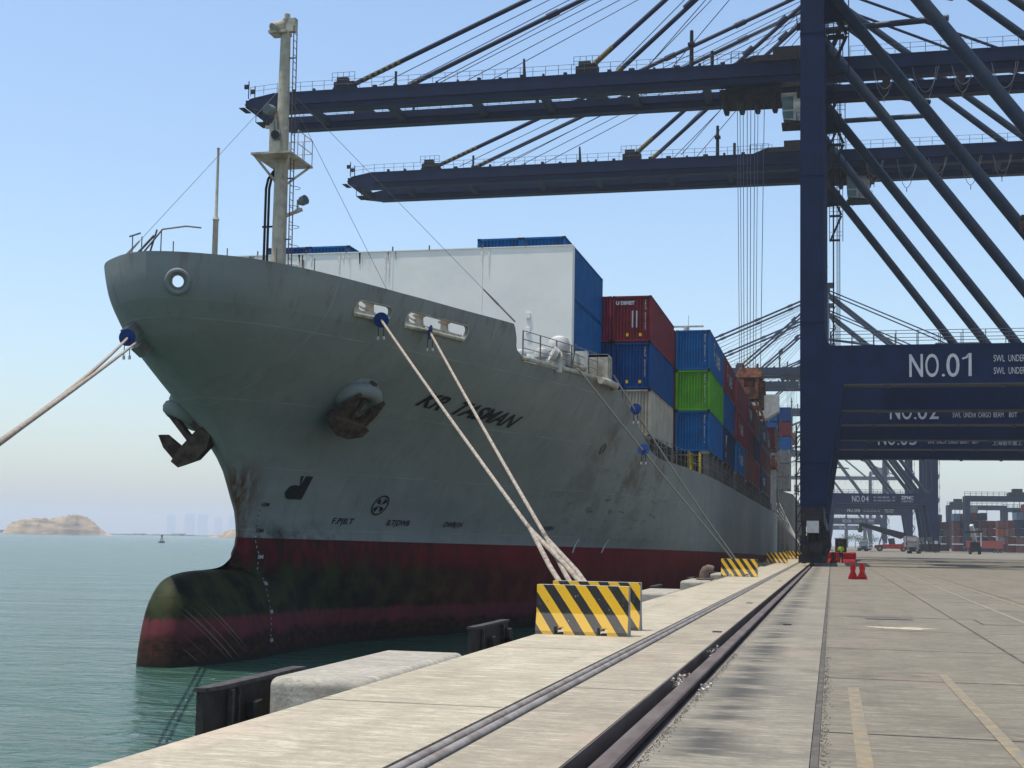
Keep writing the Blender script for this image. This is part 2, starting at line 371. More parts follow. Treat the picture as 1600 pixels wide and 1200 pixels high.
m1 = n.new('ShaderNodeMath'); m1.operation = 'MULTIPLY_ADD'; m1.inputs[1].default_value = 2.4; L.new(a2, m1.inputs[0]); L.new(a1, m1.inputs[2])
m2 = n.new('ShaderNodeMath'); m2.operation = 'MULTIPLY_ADD'; m2.inputs[1].default_value = .34; L.new(a3, m2.inputs[0]); L.new(m1.outputs[0], m2.inputs[2])
bp = n.new('ShaderNodeBump'); bp.inputs['Strength'].default_value = 1; bp.inputs['Distance'].default_value = .36; L.new(m2.outputs[0], bp.inputs['Height']); L.new(bp.outputs[0], p.inputs['Normal'])
g = MB().add([(-16000, -3000, -2.8), (9000, -3000, -2.8), (9000, 16000, -2.8), (-16000, 16000, -2.8)], [(0, 1, 2, 3)])
o = g.build('water', wm, fix=False); struct(o, 'grey green harbour water with small ripples')
# shore: island, islet, low spit, faint towers
def island(name, cx, cy, prof, depth, label, seed):
    rnd = random.Random(seed); ang = math.atan2(-cx, cy); g = MB(); nx, ny = 90, 24; vs = []
    from mathutils import noise
    for j_ in range(ny):
        v = j_/(ny-1)*2-1
        for i in range(nx):
            u = i/(nx-1); W = prof[-1][0]
            h = lerp_tab(prof, u*W)
            q = max(0, 1-abs(v)**2.6)
            nz = noise.noise(Vector((u*14, v*3, seed)))*.16+noise.noise(Vector((u*45, v*9, seed)))*.08
            z = h*max(0, min(1, q*1.25+nz*(1-abs(v)))) if h > .3 else h*q
            if h > 6 and z > h*.5: z += noise.noise(Vector((u*30, v*6, seed+3)))*2.2
            k = math.floor(z/3.1); z = z*.7+.3*(k*3.1+1.5) if h > 6 and z > 2 else z
            lx = u*W-W/2; ly = v*depth/2*(1+noise.noise(Vector((u*8, 0, seed+9)))*.4)
            vs.append((cx+lx*math.cos(ang)-ly*math.sin(ang), cy+lx*math.sin(ang)+ly*math.cos(ang), -3.2+z))
    g.add(vs, [(j_*nx+i, j_*nx+i+1, (j_+1)*nx+i+1, (j_+1)*nx+i) for j_ in range(ny-1) for i in range(nx-1)])
    o = g.build(name, rockm, smooth=25); struct(o, label)
rockm = mat('sandstone', (.42, .30, .175), .9, col2=(.15, .11, .07), vscale=.05, vstretch=(1, 1, 5), bump=1, bscale=.2, world=True)
# heights of the island outline along its width (metres)
island('island', -1058, 1697, [(0, 0), (6, 10), (14, 17), (30, 21), (45, 22), (62, 21.5), (74, 24), (84, 27), (96, 28.5), (104, 27), (112, 24), (122, 17), (130, 9), (140, 3), (148, .5)], 60, 'low sandy rock island with cliffs on the far left horizon', 3)
island('islet', -783, 1731, [(0, .5), (14, 3), (24, 8), (36, 11), (52, 14), (70, 15), (92, 12), (108, 4), (118, 0)], 40, 'small rocky islet partly hidden behind the bow of the ship', 8)
g = MB()
for i in range(60):
    x = -1750+i*16; y = 2130+i*9; h = 1.2+random.random()*2.2+(2.5 if i % 9 == 4 else 0)
    g.box(x, x+17, y, y+22, -3.2, -2.8+h)
struct(g.build('distant_shore', rockm), 'thin low strip of distant shore along the horizon')
towm = mat('haze_pale_concrete', (.80, .78, .76), .8, var=.2, vscale=.02)  # wall colour lightened so the towers fade, distance haze painted in
M['towerglass'] = mat('tower_glazing', (.35, .38, .42), .5)
for k, (x, y, w_, h, lb) in enumerate([(-4625, 8863, 63, 140, 'faint hazy tower block leftmost of the distant group'), (-4508, 8920, 77, 147, 'faint hazy tower block second from the left in the distant group'), (-4428, 8963, 73, 147, 'faint hazy tower block third from the left, joined to its neighbour'),
                            (-4330, 9013, 57, 130, 'faint hazy slim tower block close to the stem of the ship'), (-4233, 9060, 67, 140, 'faint hazy tower block last before the stem of the ship')]):
    t = thing('tower_block', lb, 'tower block', (x, y, -2.8), .46, 'tower blocks on the hazy skyline')
    g = MB(); g.box(-w_/2, w_/2, -15, 15, 0, h); g.box(-w_/4, w_/6, -10, 10, h, h+5); g.build('walls', towm, t)
    g = MB()
    for f in range(3, int(h)-3, 5): g.box(-w_/2+3, w_/2-3, -15.3, -15.02, f, f+2)
    g.build('window_bands', M['towerglass'], t)
t = thing('buoy', 'dark channel buoy floating left of the ship', 'buoy', (-304, 574, -2.8))
MB().lathe([(1.5, -.4), (1.6, 0), (1.5, .5), (.5, .8)], n=14).build('float', M['machine'], t, 40)
g = MB()
for a in range(4):
    x, y = math.cos(a*1.57)*.8, math.sin(a*1.57)*.8; g.tube((x, y, .6), (x*.25, y*.25, 3), .09)
g.cbox((0, 0, 3.2), (.8, .8, .5)); g.build('cage', M['machine'], t)
# ---------------------------------------------------------------- the ship
def starb(z): return 1-.10*max(0, min(1, (z-2)/4))-.13*max(0, min(1, (z-6)/3))
hm = bpy.data.materials.new('hull_paint'); hm.use_nodes = True; n = hm.node_tree.nodes; L = hm.node_tree.links; p = n['Principled BSDF']
p.inputs['Roughness'].default_value = .66; p.inputs['Specular IOR Level'].default_value = .12
ge = n.new('ShaderNodeNewGeometry'); sp = n.new('ShaderNodeSeparateXYZ'); L.new(ge.outputs['Position'], sp.inputs[0])
def hn(scale, st, det=6, dist=0, rough=.6):
    mp = n.new('ShaderNodeMapping'); mp.inputs['Scale'].default_value = st; L.new(ge.outputs['Position'], mp.inputs[0])
    t = n.new('ShaderNodeTexNoise'); t.inputs['Scale'].default_value = scale; t.inputs['Detail'].default_value = det; t.inputs['Distortion'].default_value = dist; t.inputs['Roughness'].default_value = rough; L.new(mp.outputs[0], t.inputs[0]); return t.outputs[0]
def mth(op, a, b=None, c=None, clamp=False):
    q = n.new('ShaderNodeMath'); q.operation = op; q.use_clamp = clamp
    for i, v in enumerate((a, b, c)):
        if v is None: continue
        if isinstance(v, (int, float)): q.inputs[i].default_value = v
        else: L.new(v, q.inputs[i])
    return q.outputs[0]
def mr(v, lo, hi, o0=0, o1=1):
    r = n.new('ShaderNodeMapRange'); L.new(v, r.inputs[0]); r.inputs[1].default_value = lo; r.inputs[2].default_value = hi; r.inputs[3].default_value = o0; r.inputs[4].default_value = o1; return r.outputs[0]
def mixc(a, b, f):
    mx = n.new('ShaderNodeMix'); mx.data_type = 'RGBA'
    for i, c in ((6, a), (7, b)):
        if isinstance(c, tuple): mx.inputs[i].default_value = (*c, 1)
        else: L.new(c, mx.inputs[i])
    L.new(f, mx.inputs[0]); return mx.outputs[2]
Y_, Z_ = sp.outputs[1], sp.outputs[2]
zt = mth('MULTIPLY_ADD', mth('SUBTRACT', Y_, 47), .010, Z_)          # height above the painted waterline, trim removed
nz1 = hn(.9, (1, 1, 1)); nz2 = hn(3, (1, 1, .25)); nz3 = hn(.28, (1, 1, 2))
zj = mth('ADD', zt, mth('MULTIPLY_ADD', nz1, .9, -.45))              # jagged height
zj2 = mth('ADD', zt, mth('MULTIPLY_ADD', nz2, .5, -.25))
grey = mixc((.215, .228, .212), (.180, .194, .183), mr(nz3, .35, .65))
grey = mixc(grey, (.27, .275, .245), mr(hn(.5, (.3, 1, 1), 5), .55, .75, 0, .5))
streakn = hn(1, (2.2, 2.2, .12), 6)
rustm = mth('MULTIPLY', mr(streakn, .55, .72), mr(Z_, 8.6, 10.6, 0, .75)); grey = mixc(grey, (.12, .055, .025), rustm)
grey = mixc(grey, (.13, .14, .125), mth('MULTIPLY', mr(streakn, .5, .8), .5))
sm_ = mth('MAXIMUM', mr(mth('PINGPONG', mth('ADD', Z_, 30.4), 1.15), .028, .012), mr(mth('PINGPONG', mth('ADD', Y_, 2.2), 4.6), .028, .012))
grey = mixc(grey, (.30, .32, .29), mth('MULTIPLY', mth('MULTIPLY', sm_, .55), mr(hn(.6, (1, 1, 1), 3), .4, .6)))
vr = n.new('ShaderNodeTexVoronoi'); vr.distance = 'CHEBYCHEV'; vr.inputs['Scale'].default_value = 1; mpv = n.new('ShaderNodeMapping'); mpv.inputs['Scale'].default_value = (0.001, .33, .62); L.new(ge.outputs['Position'], mpv.inputs[0]); L.new(mpv.outputs[0], vr.inputs[0])
spc = n.new('ShaderNodeSeparateColor'); L.new(vr.outputs['Color'], spc.inputs[0]); grey = mixc(grey, (.175, .205, .20), mr(spc.outputs[0], .62, .66, 0, .10)); grey = mixc(grey, (.25, .265, .24), mr(spc.outputs[1], .78, .80, 0, .10))
rr_ = hn(1, (3.2, 3.2, .22), 7, .2, .7); grey = mixc(grey, (.13, .07, .035), mth('MULTIPLY', mr(rr_, .62, .72), mth('MULTIPLY', mr(hn(.35, (1, 1, .6), 3), .5, .62), .7)))
# rubbed, rusty patch on the shoulder where tugs and fenders touch
pY = mr(mth('ABSOLUTE', mth('SUBTRACT', Y_, 74)), 3, 11, 1, 0); pZ = mr(mth('ABSOLUTE', mth('SUBTRACT', Z_, 3.6)), .6, 2.6, 1, 0)
sc = hn(1.6, (1, .42, 1.9), 9, .25, .75); grey = mixc(grey, (.045, .032, .018), mth('MULTIPLY', mth('MULTIPLY', pY, pZ), mr(sc, .55, .68), clamp=True))
grey = mixc(grey, (.075, .052, .026), mth('MULTIPLY', mth('MULTIPLY', pY, mr(Z_, 2.5, 6, .2, 1)), mr(hn(.7, (1, .6, .5), 6, .4), .46, .66), clamp=True))
scr = hn(1.6, (.5, .35, 3.5), 9, .8, .75); grey = mixc(grey, (.06, .065, .058), mth('MULTIPLY', mr(scr, .65, .75), mr(Z_, 2, 6, .9, .1), clamp=True))
# rust on the stem and a sooty patch above the boot top at the bow
stemf = mr(Y_, 46.6, 47.6, 1, 0); grey = mixc(grey, (.085, .038, .014), mth('MULTIPLY', mth('MULTIPLY', stemf, mr(Z_, 3.5, 4.6, 1, 0)), mr(nz2, .3, .5)))
bowf = mr(Y_, 50, 53.5, 1, 0); grey = mixc(grey, (.008, .009, .006), mth('MULTIPLY', mth('MULTIPLY', bowf, mr(zj, 1.6, 2.3, .8, 0)), mr(hn(1.6, (1, 1, 1), 8), .40, .62), clamp=True))
red = mixc((.150, .008, .010), (.105, .007, .009), mr(nz1, .4, .6))
red = mixc(red, (.018, .010, .008), mth('MULTIPLY', mr(Y_, 52, 66, .9, .1), mr(nz2, .3, .6)))
algae = mixc((.030, .034, .010), (.007, .007, .004), mr(nz1, .4, .6))
low = mixc((.125, .024, .028), (.070, .022, .02), mr(nz2, .4, .7))
brown = mixc((.055, .018, .010), (.014, .009, .006), mr(hn(2.6, (1, 1, 2), 8), .4, .6))
af = mth('MULTIPLY', mr(zj, .75, .15), mr(Y_, 52, 70, 1, .22)); c = mixc(red, algae, af)
c = mixc(c, low, mr(zj2, -1.22, -1.38)); c = mixc(c, brown, mr(zj, -1.75, -2.05))
scr2 = hn(1, (6, 6, 6), 4); 
sl2 = mth('ADD', mth('MULTIPLY', Y_, 1.0), mth('MULTIPLY', Z_, 1.15)); wv = n.new('ShaderNodeTexNoise'); wv.noise_dimensions = '1D'; L.new(sl2, wv.inputs['W']); wv.inputs['Scale'].default_value = 7; wv.inputs['Detail'].default_value = 3
c = mixc(c, (.15, .105, .06), mth('MULTIPLY', mth('MULTIPLY', mr(wv.outputs[0], .655, .70), mr(Y_, 43.6, 44.4, 1, 0)), mth('MULTIPLY', mr(Y_, 41.1, 41.6), mr(Z_, -.7, -1.3)), clamp=True))
c = mixc(c, grey, mr(zt, 1.49, 1.50)); c = mixc((.016, .015, .010), c, mr(Z_, -2.72, -2.45))
L.new(c, p.inputs['Base Color'])
# plating: faint seams and dents
mz = mth('PINGPONG', mth('ADD', Z_, 30.4), 1.15); my = mth('PINGPONG', mth('ADD', Y_, 2.2), 4.6)
seam = mth('MAXIMUM', mr(mz, .03, 0), mr(my, .03, 0)); hgt = mth('ADD', mth('MULTIPLY', seam, .25), mth('MULTIPLY', hn(.55, (1, 1, 1.4), 2), 1.6))
bp = n.new('ShaderNodeBump'); bp.inputs['Strength'].default_value = .45; bp.inputs['Distance'].default_value = .05; L.new(hgt, bp.inputs['Height']); L.new(bp.outputs[0], p.inputs['Normal'])
M['hull'] = hm
SHIP = thing('container_ship', 'large grey container ship with red bottom and bulbous bow moored along the quay', 'ship', (CL, 120, 0))
INV = Vector((-CL, -120, 0))
def ship(mb, name, m, parent=None, smooth=None, label=None, fix=True):
    """a mesh given in world coordinates becomes a part of the ship"""
    mb.v = [(a-CL, b-120, c_) for a, b, c_ in mb.v]
    return mb.build(name, m, parent or SHIP, smooth, None, label, fix)
YEND = 214.0
NU = 300
fr = [(i/NU)**1.75 for i in range(NU+1)]
def rowpts(zf):
    """one waterline, starboard end to stem to port end; zf gives the height for a Y"""
    P, Q = [], []
    for f in fr:
        z0 = zf(39.3+(YEND-39.3)*f); ys = ystem(z0)
        Yv = ys+(YEND-ys)*f; z = zf(Yv)
        P.append((CL+half(Yv, z), Yv, z)); Q.append((CL-half(Yv, z)*starb(z), Yv, z))
    return Q[::-1]+P[1:]
zrows = [-4.4, -3.5, -2.9, -2.5, -2.1, -1.7, -1.3, -1, -.7, -.44, -.2, -.05, .08, .16, .22, .27, .29, .31, .33, .36, .40, .45, .55, .7, .9, 1.2, 1.6, 2, 2.5, 3, 3.5, 4, 4.5, 5, 5.5, 5.9, 6.28]
rows = [rowpts(lambda Y, z=z: z) for z in zrows]
def upz(f, lo=6.28, hi=9.25): return lambda Y: lo+(min(hi, max(ztop(Y), lo+.001))-lo)*f
rows += [rowpts(upz(f)) for f in (.14, .28, .42, .56, .7, .85, 1)]
g = MB(); W = len(rows[0])
for r_ in rows: g.v += r_
for j_ in range(len(rows)-1):
    for i in range(W-1):
        a, b = j_*W+i, j_*W+i+1
        if rows[j_+1][i][2]-rows[j_][i][2] < .003 and rows[j_+1][i+1][2]-rows[j_][i+1][2] < .003: continue
        g.f.append((a, b, b+W, a+W)); g.m.append(0)
hull = ship(g, 'hull', hm, smooth=35)
# forecastle strake between 9.25 m and the edge of the forecastle, then the solid bulwark with its openings
def shell(y1, lo, hi, nrow, th, name):
    g = MB(); fr2 = [i/150 for i in range(151)]; R_out, R_in = [], []
    for k in range(nrow+1):
        f = k/nrow; o_, i_ = [], []
        for side in (-1, 1):
            lst, lin = [], []
            for q in fr2:
                zt_ = ztop(39.3+(y1-39.3)*q**1.6) if hi is None else hi
                z = lo+(zt_-lo)*f; ys = ystem(z); Yv = ys+(y1-ys)*q**1.6
                zt_ = ztop(Yv) if hi is None else hi; z = lo+(max(zt_, lo+.004)-lo)*f
                b = half(Yv, z)*(1 if side > 0 else starb(z)); lst.append((CL+side*b, Yv, z))
                if q == 0: lin.append((CL, Yv+th, z))
                else:
                    e = .03; sl = (half(Yv+e, z)-half(max(Yv-e, ys), z))/(e+min(e, Yv-ys))*(b/max(half(Yv, z), 1e-6)); nl = math.hypot(1, sl)
                    lin.append((CL+side*max(0.01, b-th/nl), Yv+th*sl/nl, z))
            if side < 0: o_ += lst[::-1]; i_ += lin[::-1]
            else: o_ += lst[1:]; i_ += lin[1:]
        R_out.append(o_); R_in.append(i_)
    W_ = len(R_out[0])
    for r_ in R_out+R_in: g.v += r_
    N = nrow+1
    for k in range(nrow):
        for i in range(W_-1):
            a = k*W_+i; g.f.append((a, a+1, a+1+W_, a+W_)); b = (N+k)*W_+i; g.f.append((b, b+W_, b+W_+1, b+1))
    for i in range(W_-1):
        a, b = i, N*W_+i; g.f.append((a+1, a, b, b+1))
        a, b = nrow*W_+i, (N+nrow)*W_+i; g.f.append((a, a+1, b+1, b))
    for k in range(nrow):
        for i in (0, W_-1):
            a, b = k*W_+i, (N+k)*W_+i; g.f.append((a, a+W_, b+W_, b))
    g.m = [0]*len(g.f); return ship(g, name, hm, smooth=35)
bul = shell(55.9, 9.25, None, 8, .12, 'bulwark')
def rrect(y0, y1, z0, z1, r, n_=5):
    P = []
    for (cy, cz, a0) in ((y1-r, z1-r, 0), (y0+r, z1-r, 90), (y0+r, z0+r, 180), (y1-r, z0+r, 270)):
        for k in range(n_+1): a = R(a0+90*k/n_); P.append((cy+r*math.cos(a), cz+r*math.sin(a)))
    return P
def hullpt(Y, z, off=0, side=1):
    b = half(Y, z); e = .05
    k = 1 if side > 0 else starb(z)
    P = Vector((CL+side*b*k, Y, z)); ty = Vector((side*k*(half(Y+e, z)-half(Y-e, z)), 2*e, 0)); tz = Vector((side*k*(half(Y, z+e)-half(Y, z-e)), 0, 2*e))
    nn = ty.cross(tz).normalized()
    if nn.x*side < 0: nn = -nn
    return P+nn*off, nn
cuts = MB()
W1 = (44.85, 46.60, 9.50, 10.02); W2 = (47.45, 51.30, 9.47, 10.04)
for w_ in (W1, W2): cuts.prism([(a, b) for a, b in rrect(*w_, .24)], -18.5 if w_ is W1 else -17.5, -12, 'X')
pc, pn = hullpt(39.51, 9.78)
cuts.tube(pc-pn*.8, pc+pn*.8, .19, 20)
co = cuts.build('cutter', hm); co.location = (-CL, -120, 0); co.parent = SHIP
bpy.context.view_layer.update()
md = bul.modifiers.new('b', 'BOOLEAN'); md.operation = 'DIFFERENCE'; md.solver = 'EXACT'; md.use_self = True; md.object = co
dg = bpy.context.evaluated_depsgraph_get(); nm = bpy.data.meshes.new_from_object(bul.evaluated_get(dg)); bul.modifiers.clear()
nm.name = 'bulwark'; bul.data = nm; nm.polygons.foreach_set('use_smooth', [True]*len(nm.polygons)); nm.set_sharp_from_angle(angle=R(35))
bpy.data.objects.remove(co)
# decks and bulkheads
g = MB(); ys = [39.6+(66-39.6)*(i/40)**1.5 for i in range(41)]
g.v = [(CL+half(y, 9.1)-.1, y+.12, 9.1) for y in ys]+[(CL-(half(y, 9.1)*.77-.1), y+.12, 9.1) for y in ys]
g.f = [(i, i+1, 41+i+1, 41+i) for i in range(40)]; g.m = [0]*40
g.box(CL-8, CL+8.5, 66.0, 66.1, 6.2, 9.0); ship(g, 'forecastle_deck', M['greypaint'])
g = MB(); ys = [66.1+(YEND-66.1)*i/40 for i in range(41)]
g.v = [(CL+half(y, 6.2)-.05, y, 6.2) for y in ys]+[(CL-(half(y, 6.2)*.77-.05), y, 6.2) for y in ys]
g.f = [(i, i+1, 41+i+1, 41+i) for i in range(40)]; g.m = [0]*40
g.v += [(CL-13, YEND, -4), (CL+13.3, YEND, -4), (CL+13.3, YEND, 6.2), (CL-13, YEND, 6.2)]; g.f.append((82, 83, 84, 85)); g.m.append(0)
ship(g, 'main_deck', M['deckbrown'])
# rounded gunwale on the forecastle edge aft of the bulwark
ship(MB().path([hullpt(y, 9.36, .02)[0] for y in [55.6+k*.6 for k in range(16)]], .10), 'gunwale', M['cream'], smooth=60)
# fairlead openings in the bulwark: lip, rollers, and the chock ring
for (y0, y1, z0, z1), rl in ((W1, (45.3, 46.05)), (W2, (48.0, 48.9, 50.5))):
    lip = ship(MB().path([hullpt(y0+.1+(y1-y0-.2)*k/8, z0+.04, .03)[0] for k in range(9)], .085), 'fairlead', M['cream'], smooth=60)
    fr_ = MB(); PP = [hullpt(a, b, .012)[0] for a, b in rrect(y0-.02, y1+.02, z0-.02, z1+.02, .24, 4)]; PP.append(PP[0]); fr_.path(PP, .022, 6)
    ship(fr_, 'opening_rim', M['cream'], lip, 60)
    for y in rl:
        q, nn = hullpt(y, z0+.05, -.42); rr = MB().lathe([(.24, 0), (.25, .03), (.17, .09), (.15, .34), (.26, .42), (.26, .47), (.10, .52)], q, 16)
        ship(rr, 'roller', M['cream'], lip, 35)
    q0, _ = hullpt(y0+.1, z0, -.4); q1, _ = hullpt(y1-.1, z0, -.4); ship(MB().bar(q0, q1, .7, .1), 'roller_bed', M['cream'], lip)
g = MB(); q = pn.to_track_quat('Z', 'Y'); ring = [pc+pn*.02+q@Vector((math.cos(a)*.34, math.sin(a)*.36, 0)) for a in [2*math.pi*k/24 for k in range(25)]]
g.path(ring, .085, 8); ship(g, 'panama_chock', M['hull'], smooth=60)
for k, (y, z) in enumerate(((39.9, 8.5), (40.6, 8.0))):
    q, nn = hullpt(y+.9, z, .12, -1); g = MB().bar(q-nn*.25, q+nn*.22, .7, .42); g.tube(q+Vector((0, 0, .22)), q+Vector((0, 0, .36))+nn*.1, .18)
    ship(g, 'bow_fairlead', M['greypaint'])
# anchors with their hawse bolsters
def anchor(side):
    Yb, zb = (48.25, 6.95) if side > 0 else (46.2, 6.1)
    c0, nn = hullpt(Yb, zb, .1, side); nh = nn
    dn = Vector((0, -.12, -1)); dn = (dn-nn*dn.dot(nn)).normalized()           # down along the plating
    ay = nn.cross(dn).normalized()
    if ay.y < 0: ay = -ay
    ax = (nn*.75-Vector((0, 0, 1))*.55).normalized(); up_ = ay.cross(ax).normalized()
    g = MB(); rg = [c0+(ay*math.cos(a)*.80+up_*math.sin(a)*.55) for a in [2*math.pi*k/28 for k in range(29)]]
    g.path(rg, .30, 10); 
    hs = [c0-nn*.5+(ay*math.cos(a)*.8+up_*math.sin(a)*.6) for a in [2*math.pi*k/28 for k in range(29)]]
    g.path(hs, .4, 8); ship(g, 'hawse_bolster', M['hull'], smooth=60)
    if side < 0: ay, nn = (ay*.45+nh*.9).normalized(), (nh*.45-ay*.9).normalized()
    o0 = c0+nh*(.25 if side < 0 else 0)-dn*(.15 if side < 0 else .38)
    def P(a, b, c_): return o0+ay*a*1.04+dn*b*1.04+nn*c_
    g = MB(); g.bar(P(0, -.5, .05), P(0, 1.35, .42), .26, .22)
    an = ship(g, 'anchor', M['anchor'])
    g = MB()
    cr = [(-1.0, 1.15), (-.95, 1.5), (-.35, 1.78), (.35, 1.78), (.95, 1.5), (1.0, 1.15), (.5, 1.05), (-.5, 1.05)]
    vs = [P(a, b, .15) for a, b in cr]+[P(a, b, .72) for a, b in cr]; m_ = len(cr)
    g.add(vs, [tuple(range(m_)), tuple(range(2*m_-1, m_-1, -1))]+[(i, m_+i, m_+(i+1) % m_, (i+1) % m_) for i in range(m_)])
    ship(g, 'crown', M['anchor'], an)
    for sg in (-1, 1):
        fl = [(.42, 1.1), (.98, 1.15), (.94, .55), (.74, .12 if side < 0 else -.1), (.50, .35)]
        vs = [P(sg*a, b, .30+.10*(1.1-b)) for a, b in fl]+[P(sg*a*(1 if i_ != 3 else 1), b, .50+.06*(1.1-b)) for i_, (a, b) in enumerate(fl)]; m_ = 5
        g = MB().add(vs, [tuple(range(m_)), tuple(range(2*m_-1, m_-1, -1))]+[(i, m_+i, m_+(i+1) % m_, (i+1) % m_) for i in range(m_)])
        ship(g, 'fluke', M['anchor'], an)
anchor(1); anchor(-1)
# lettering and marks laid on the plating
def on_hull(name, vs, fs, y0, z0, dy=1, slope=0, m=None, off=.03, lab=None):
    g = MB(); P = []
    for a, b in vs:
        Yv = y0+a*dy; z = z0+b+slope*a
        P.append(tuple(hullpt(Yv, z, off)[0]))
    g.add(P, fs); return ship(g, name, m or M['black'], label=lab, fix=False)
def grid_poly(poly, step=.12):
    """a flat outline cut into small strips so that it follows the plating"""
    ys = [q[0] for q in poly]; y0, y1 = min(ys), max(ys); n_ = max(2, int((y1-y0)/step)); vs, fs = [], []
    for k in range(n_):
        a = y0+(y1-y0)*k/n_; b = y0+(y1-y0)*(k+1)/n_; col = []
        for x in (a+1e-4, b-1e-4):
            zs = []
            for (p0, p1) in zip(poly, poly[1:]+poly[:1]):
                if (p0[0]-x)*(p1[0]-x) < 0: zs.append(p0[1]+(p1[1]-p0[1])*(x-p0[0])/(p1[0]-p0[0]))
            zs.sort(); col.append(zs)
        for q in range(0, min(len(col[0]), len(col[1]))-1, 2):
            i = len(vs); vs += [(a, col[0][q]), (b, col[1][q]), (b, col[1][q+1]), (a, col[0][q+1])]; fs.append((i, i+1, i+2, i+3))
    return vs, fs
for tx, y0, wd0, z0 in (('KR', 51.45, 1.75, 6.97), ('TASMAN', 53.75, 4.95, 6.85)):
    vs, fs = text_mesh(tx, .74, shear=.45, sx=1.0, bold=.022); wd = max(a for a, b in vs); k_ = wd0/wd
    on_hull('name_lettering', [(a*k_, b) for a, b in vs], fs, y0, z0, 1, -.052)
for tx, y0, y1, sz in (('F.P|B.T', 51.5, 52.85, .34), ('B.T|DWB', 54.95, 56.45, .34), ('DWB|1H', 58.7, 60.0, .34), ('1H|2H', 66.2, 67.1, .28)):
    vs, fs = text_mesh(tx, sz, shear=.15, bold=.006); wd = max(a for a, b in vs); on_hull('frame_lettering', [(a*(y1-y0)/wd, b) for a, b in vs], fs, y0, 2.12)
vs, fs = grid_poly([(48.57, 3.02), (48.40, 3.25), (48.47, 3.48), (48.68, 3.56), (49.02, 3.55), (48.85, 3.93), (49.50, 3.93), (49.42, 3.02)]); on_hull('bow_mark', vs, fs, 0, 0, m=M['black'])
vs, fs = [], []
for k in range(32):
    a0, a1 = 2*math.pi*k/32, 2*math.pi*(k+1)/32; i = len(vs)
    for r_, a in ((.36, a0), (.36, a1), (.42, a1), (.42, a0)): vs.append((54.05+math.cos(a)*r_*1.15, 2.95+math.sin(a)*r_))
    fs.append((i, i+1, i+2, i+3))
for k in range(4):
    a = math.pi/4+k*math.pi/2; i = len(vs)
    for r_, da in ((.04, 0), (.30, -.38), (.32, 0), (.30, .38)): vs.append((54.05+math.cos(a+da)*r_*1.15, 2.95+math.sin(a+da)*r_))
    fs.append((i, i+1, i+2, i+3))
on_hull('thruster_mark', vs, fs, 0, 0)
g = MB()
for k in range(26):                              # draught figures: black above the boot top, pale below
    z = 2.7-.2*k; Yv = 47.35-(0 if z > .3 else (.3-z)*.55); tx = ('10M' if z > 1 else '8M' if z > -.5 else '6M') if k % 5 == 0 else str((8, 6, 4, 2)[k % 4])
    if z < -2.6: break
    vs, fs = text_mesh(tx, .12 if k % 5 else .22, bold=.002)
    on_hull('draught_figure', vs, fs, Yv+.15, z, m=M['black'] if z > 1.5 else M['sign_white'], off=.04)
for y in (69.9, 73.1):
    on_hull('pilot_mark', *grid_poly([(y-.25, .95), (y-.12, .95), (y+.12, 1.7), (y-.02, 1.7)]), 0, 0, m=M['sign_white'], off=.03)
g = MB(); c0, nn = hullpt(67.5, 6.3, .03); q = nn.to_track_quat('Z', 'Y'); g.path([c0+q@Vector((math.cos(a)*.20, math.sin(a)*.28, 0)) for a in [2*math.pi*k/20 for k in range(21)]], .05, 6)
g.add([c0-nn*.0+q@Vector((math.cos(a)*.19, math.sin(a)*.27, -.01)) for a in [2*math.pi*k/20 for k in range(20)]], [tuple(range(20))]); ship(g, 'side_scuttle', M['greypaint'], smooth=40)
# foremast
mx_, my_ = -21.7, 49.8
g = MB().lathe([(.31, 9.1), (.30, 12), (.27, 16.8)], (mx_, my_, 0), 20); g.lathe([(.27, 16.8), (.24, 19), (.20, 22.1)], (mx_, my_, 0), 20)
mast = ship(g, 'foremast', M['mast'], smooth=40)
g = MB().box(mx_-.95, mx_+.75, my_-.9, my_+1.5, 16.80, 16.88)
for a, b in ((-.9, -.8), (.7, -.8), (-.9, 1.4), (.7, 1.4)): g.bar((mx_+a*.95, my_+b*.95, 16.8), (mx_, my_, 15.6), .08, .08)
ship(g, 'mast_platform', M['cream'], mast)
g = MB()
for a, b in ((-.9, 1.45), (-.3, 1.45), (.3, 1.45), (.72, 1.45), (.72, .6), (.72, -.1)): g.tube((mx_+a, my_+b, 16.88), (mx_+a, my_+b, 17.95), .02, 6)
for z in (17.4, 17.95): g.tube((mx_-.9, my_+1.45, z), (mx_+.72, my_+1.45, z), .018, 6); g.tube((mx_+.72, my_+1.45, z), (mx_+.72, my_-.1, z), .018, 6)
ship(g, 'platform_rail', M['cream'], mast)
g = MB()
for s_ in (-.17, .17): g.tube((mx_+.52, my_+s_, 9.1), (mx_+.42, my_+s_, 22.3), .022, 6)
for k in range(44): z = 9.4+.3*k; x = mx_+.52-.1*(z-9.1)/13; g.tube((x, my_-.17, z), (x, my_+.17, z), .014, 5)
for z in (11, 13.5, 16, 18.5, 21): g.tube((mx_+.15, my_, z), (mx_+.5, my_, z), .03, 6)
for z in (10, 10.8, 11.6, 12.4, 13.2, 14, 14.8, 15.6):
    g.path([(mx_+.5+.32*math.sin(a), my_+.3*math.cos(a), z) for a in [math.pi*k/8 for k in range(9)]], .012, 4)
ship(g, 'mast_ladder', M['rust'], mast)
g = MB()
for d_ in (-.48, -.62): g.path([(mx_+d_, my_-.05, 9.1), (mx_+d_, my_-.05, 15.6), (mx_+d_+.08, my_-.05, 16.0), (mx_+d_+.30, my_-.05, 16.3), (mx_-.15, my_, 16.5)], .055, 8)
for z in (10.5, 12.3, 14): g.box(mx_-.72, mx_-.25, my_-.1, my_, z, z+.06)
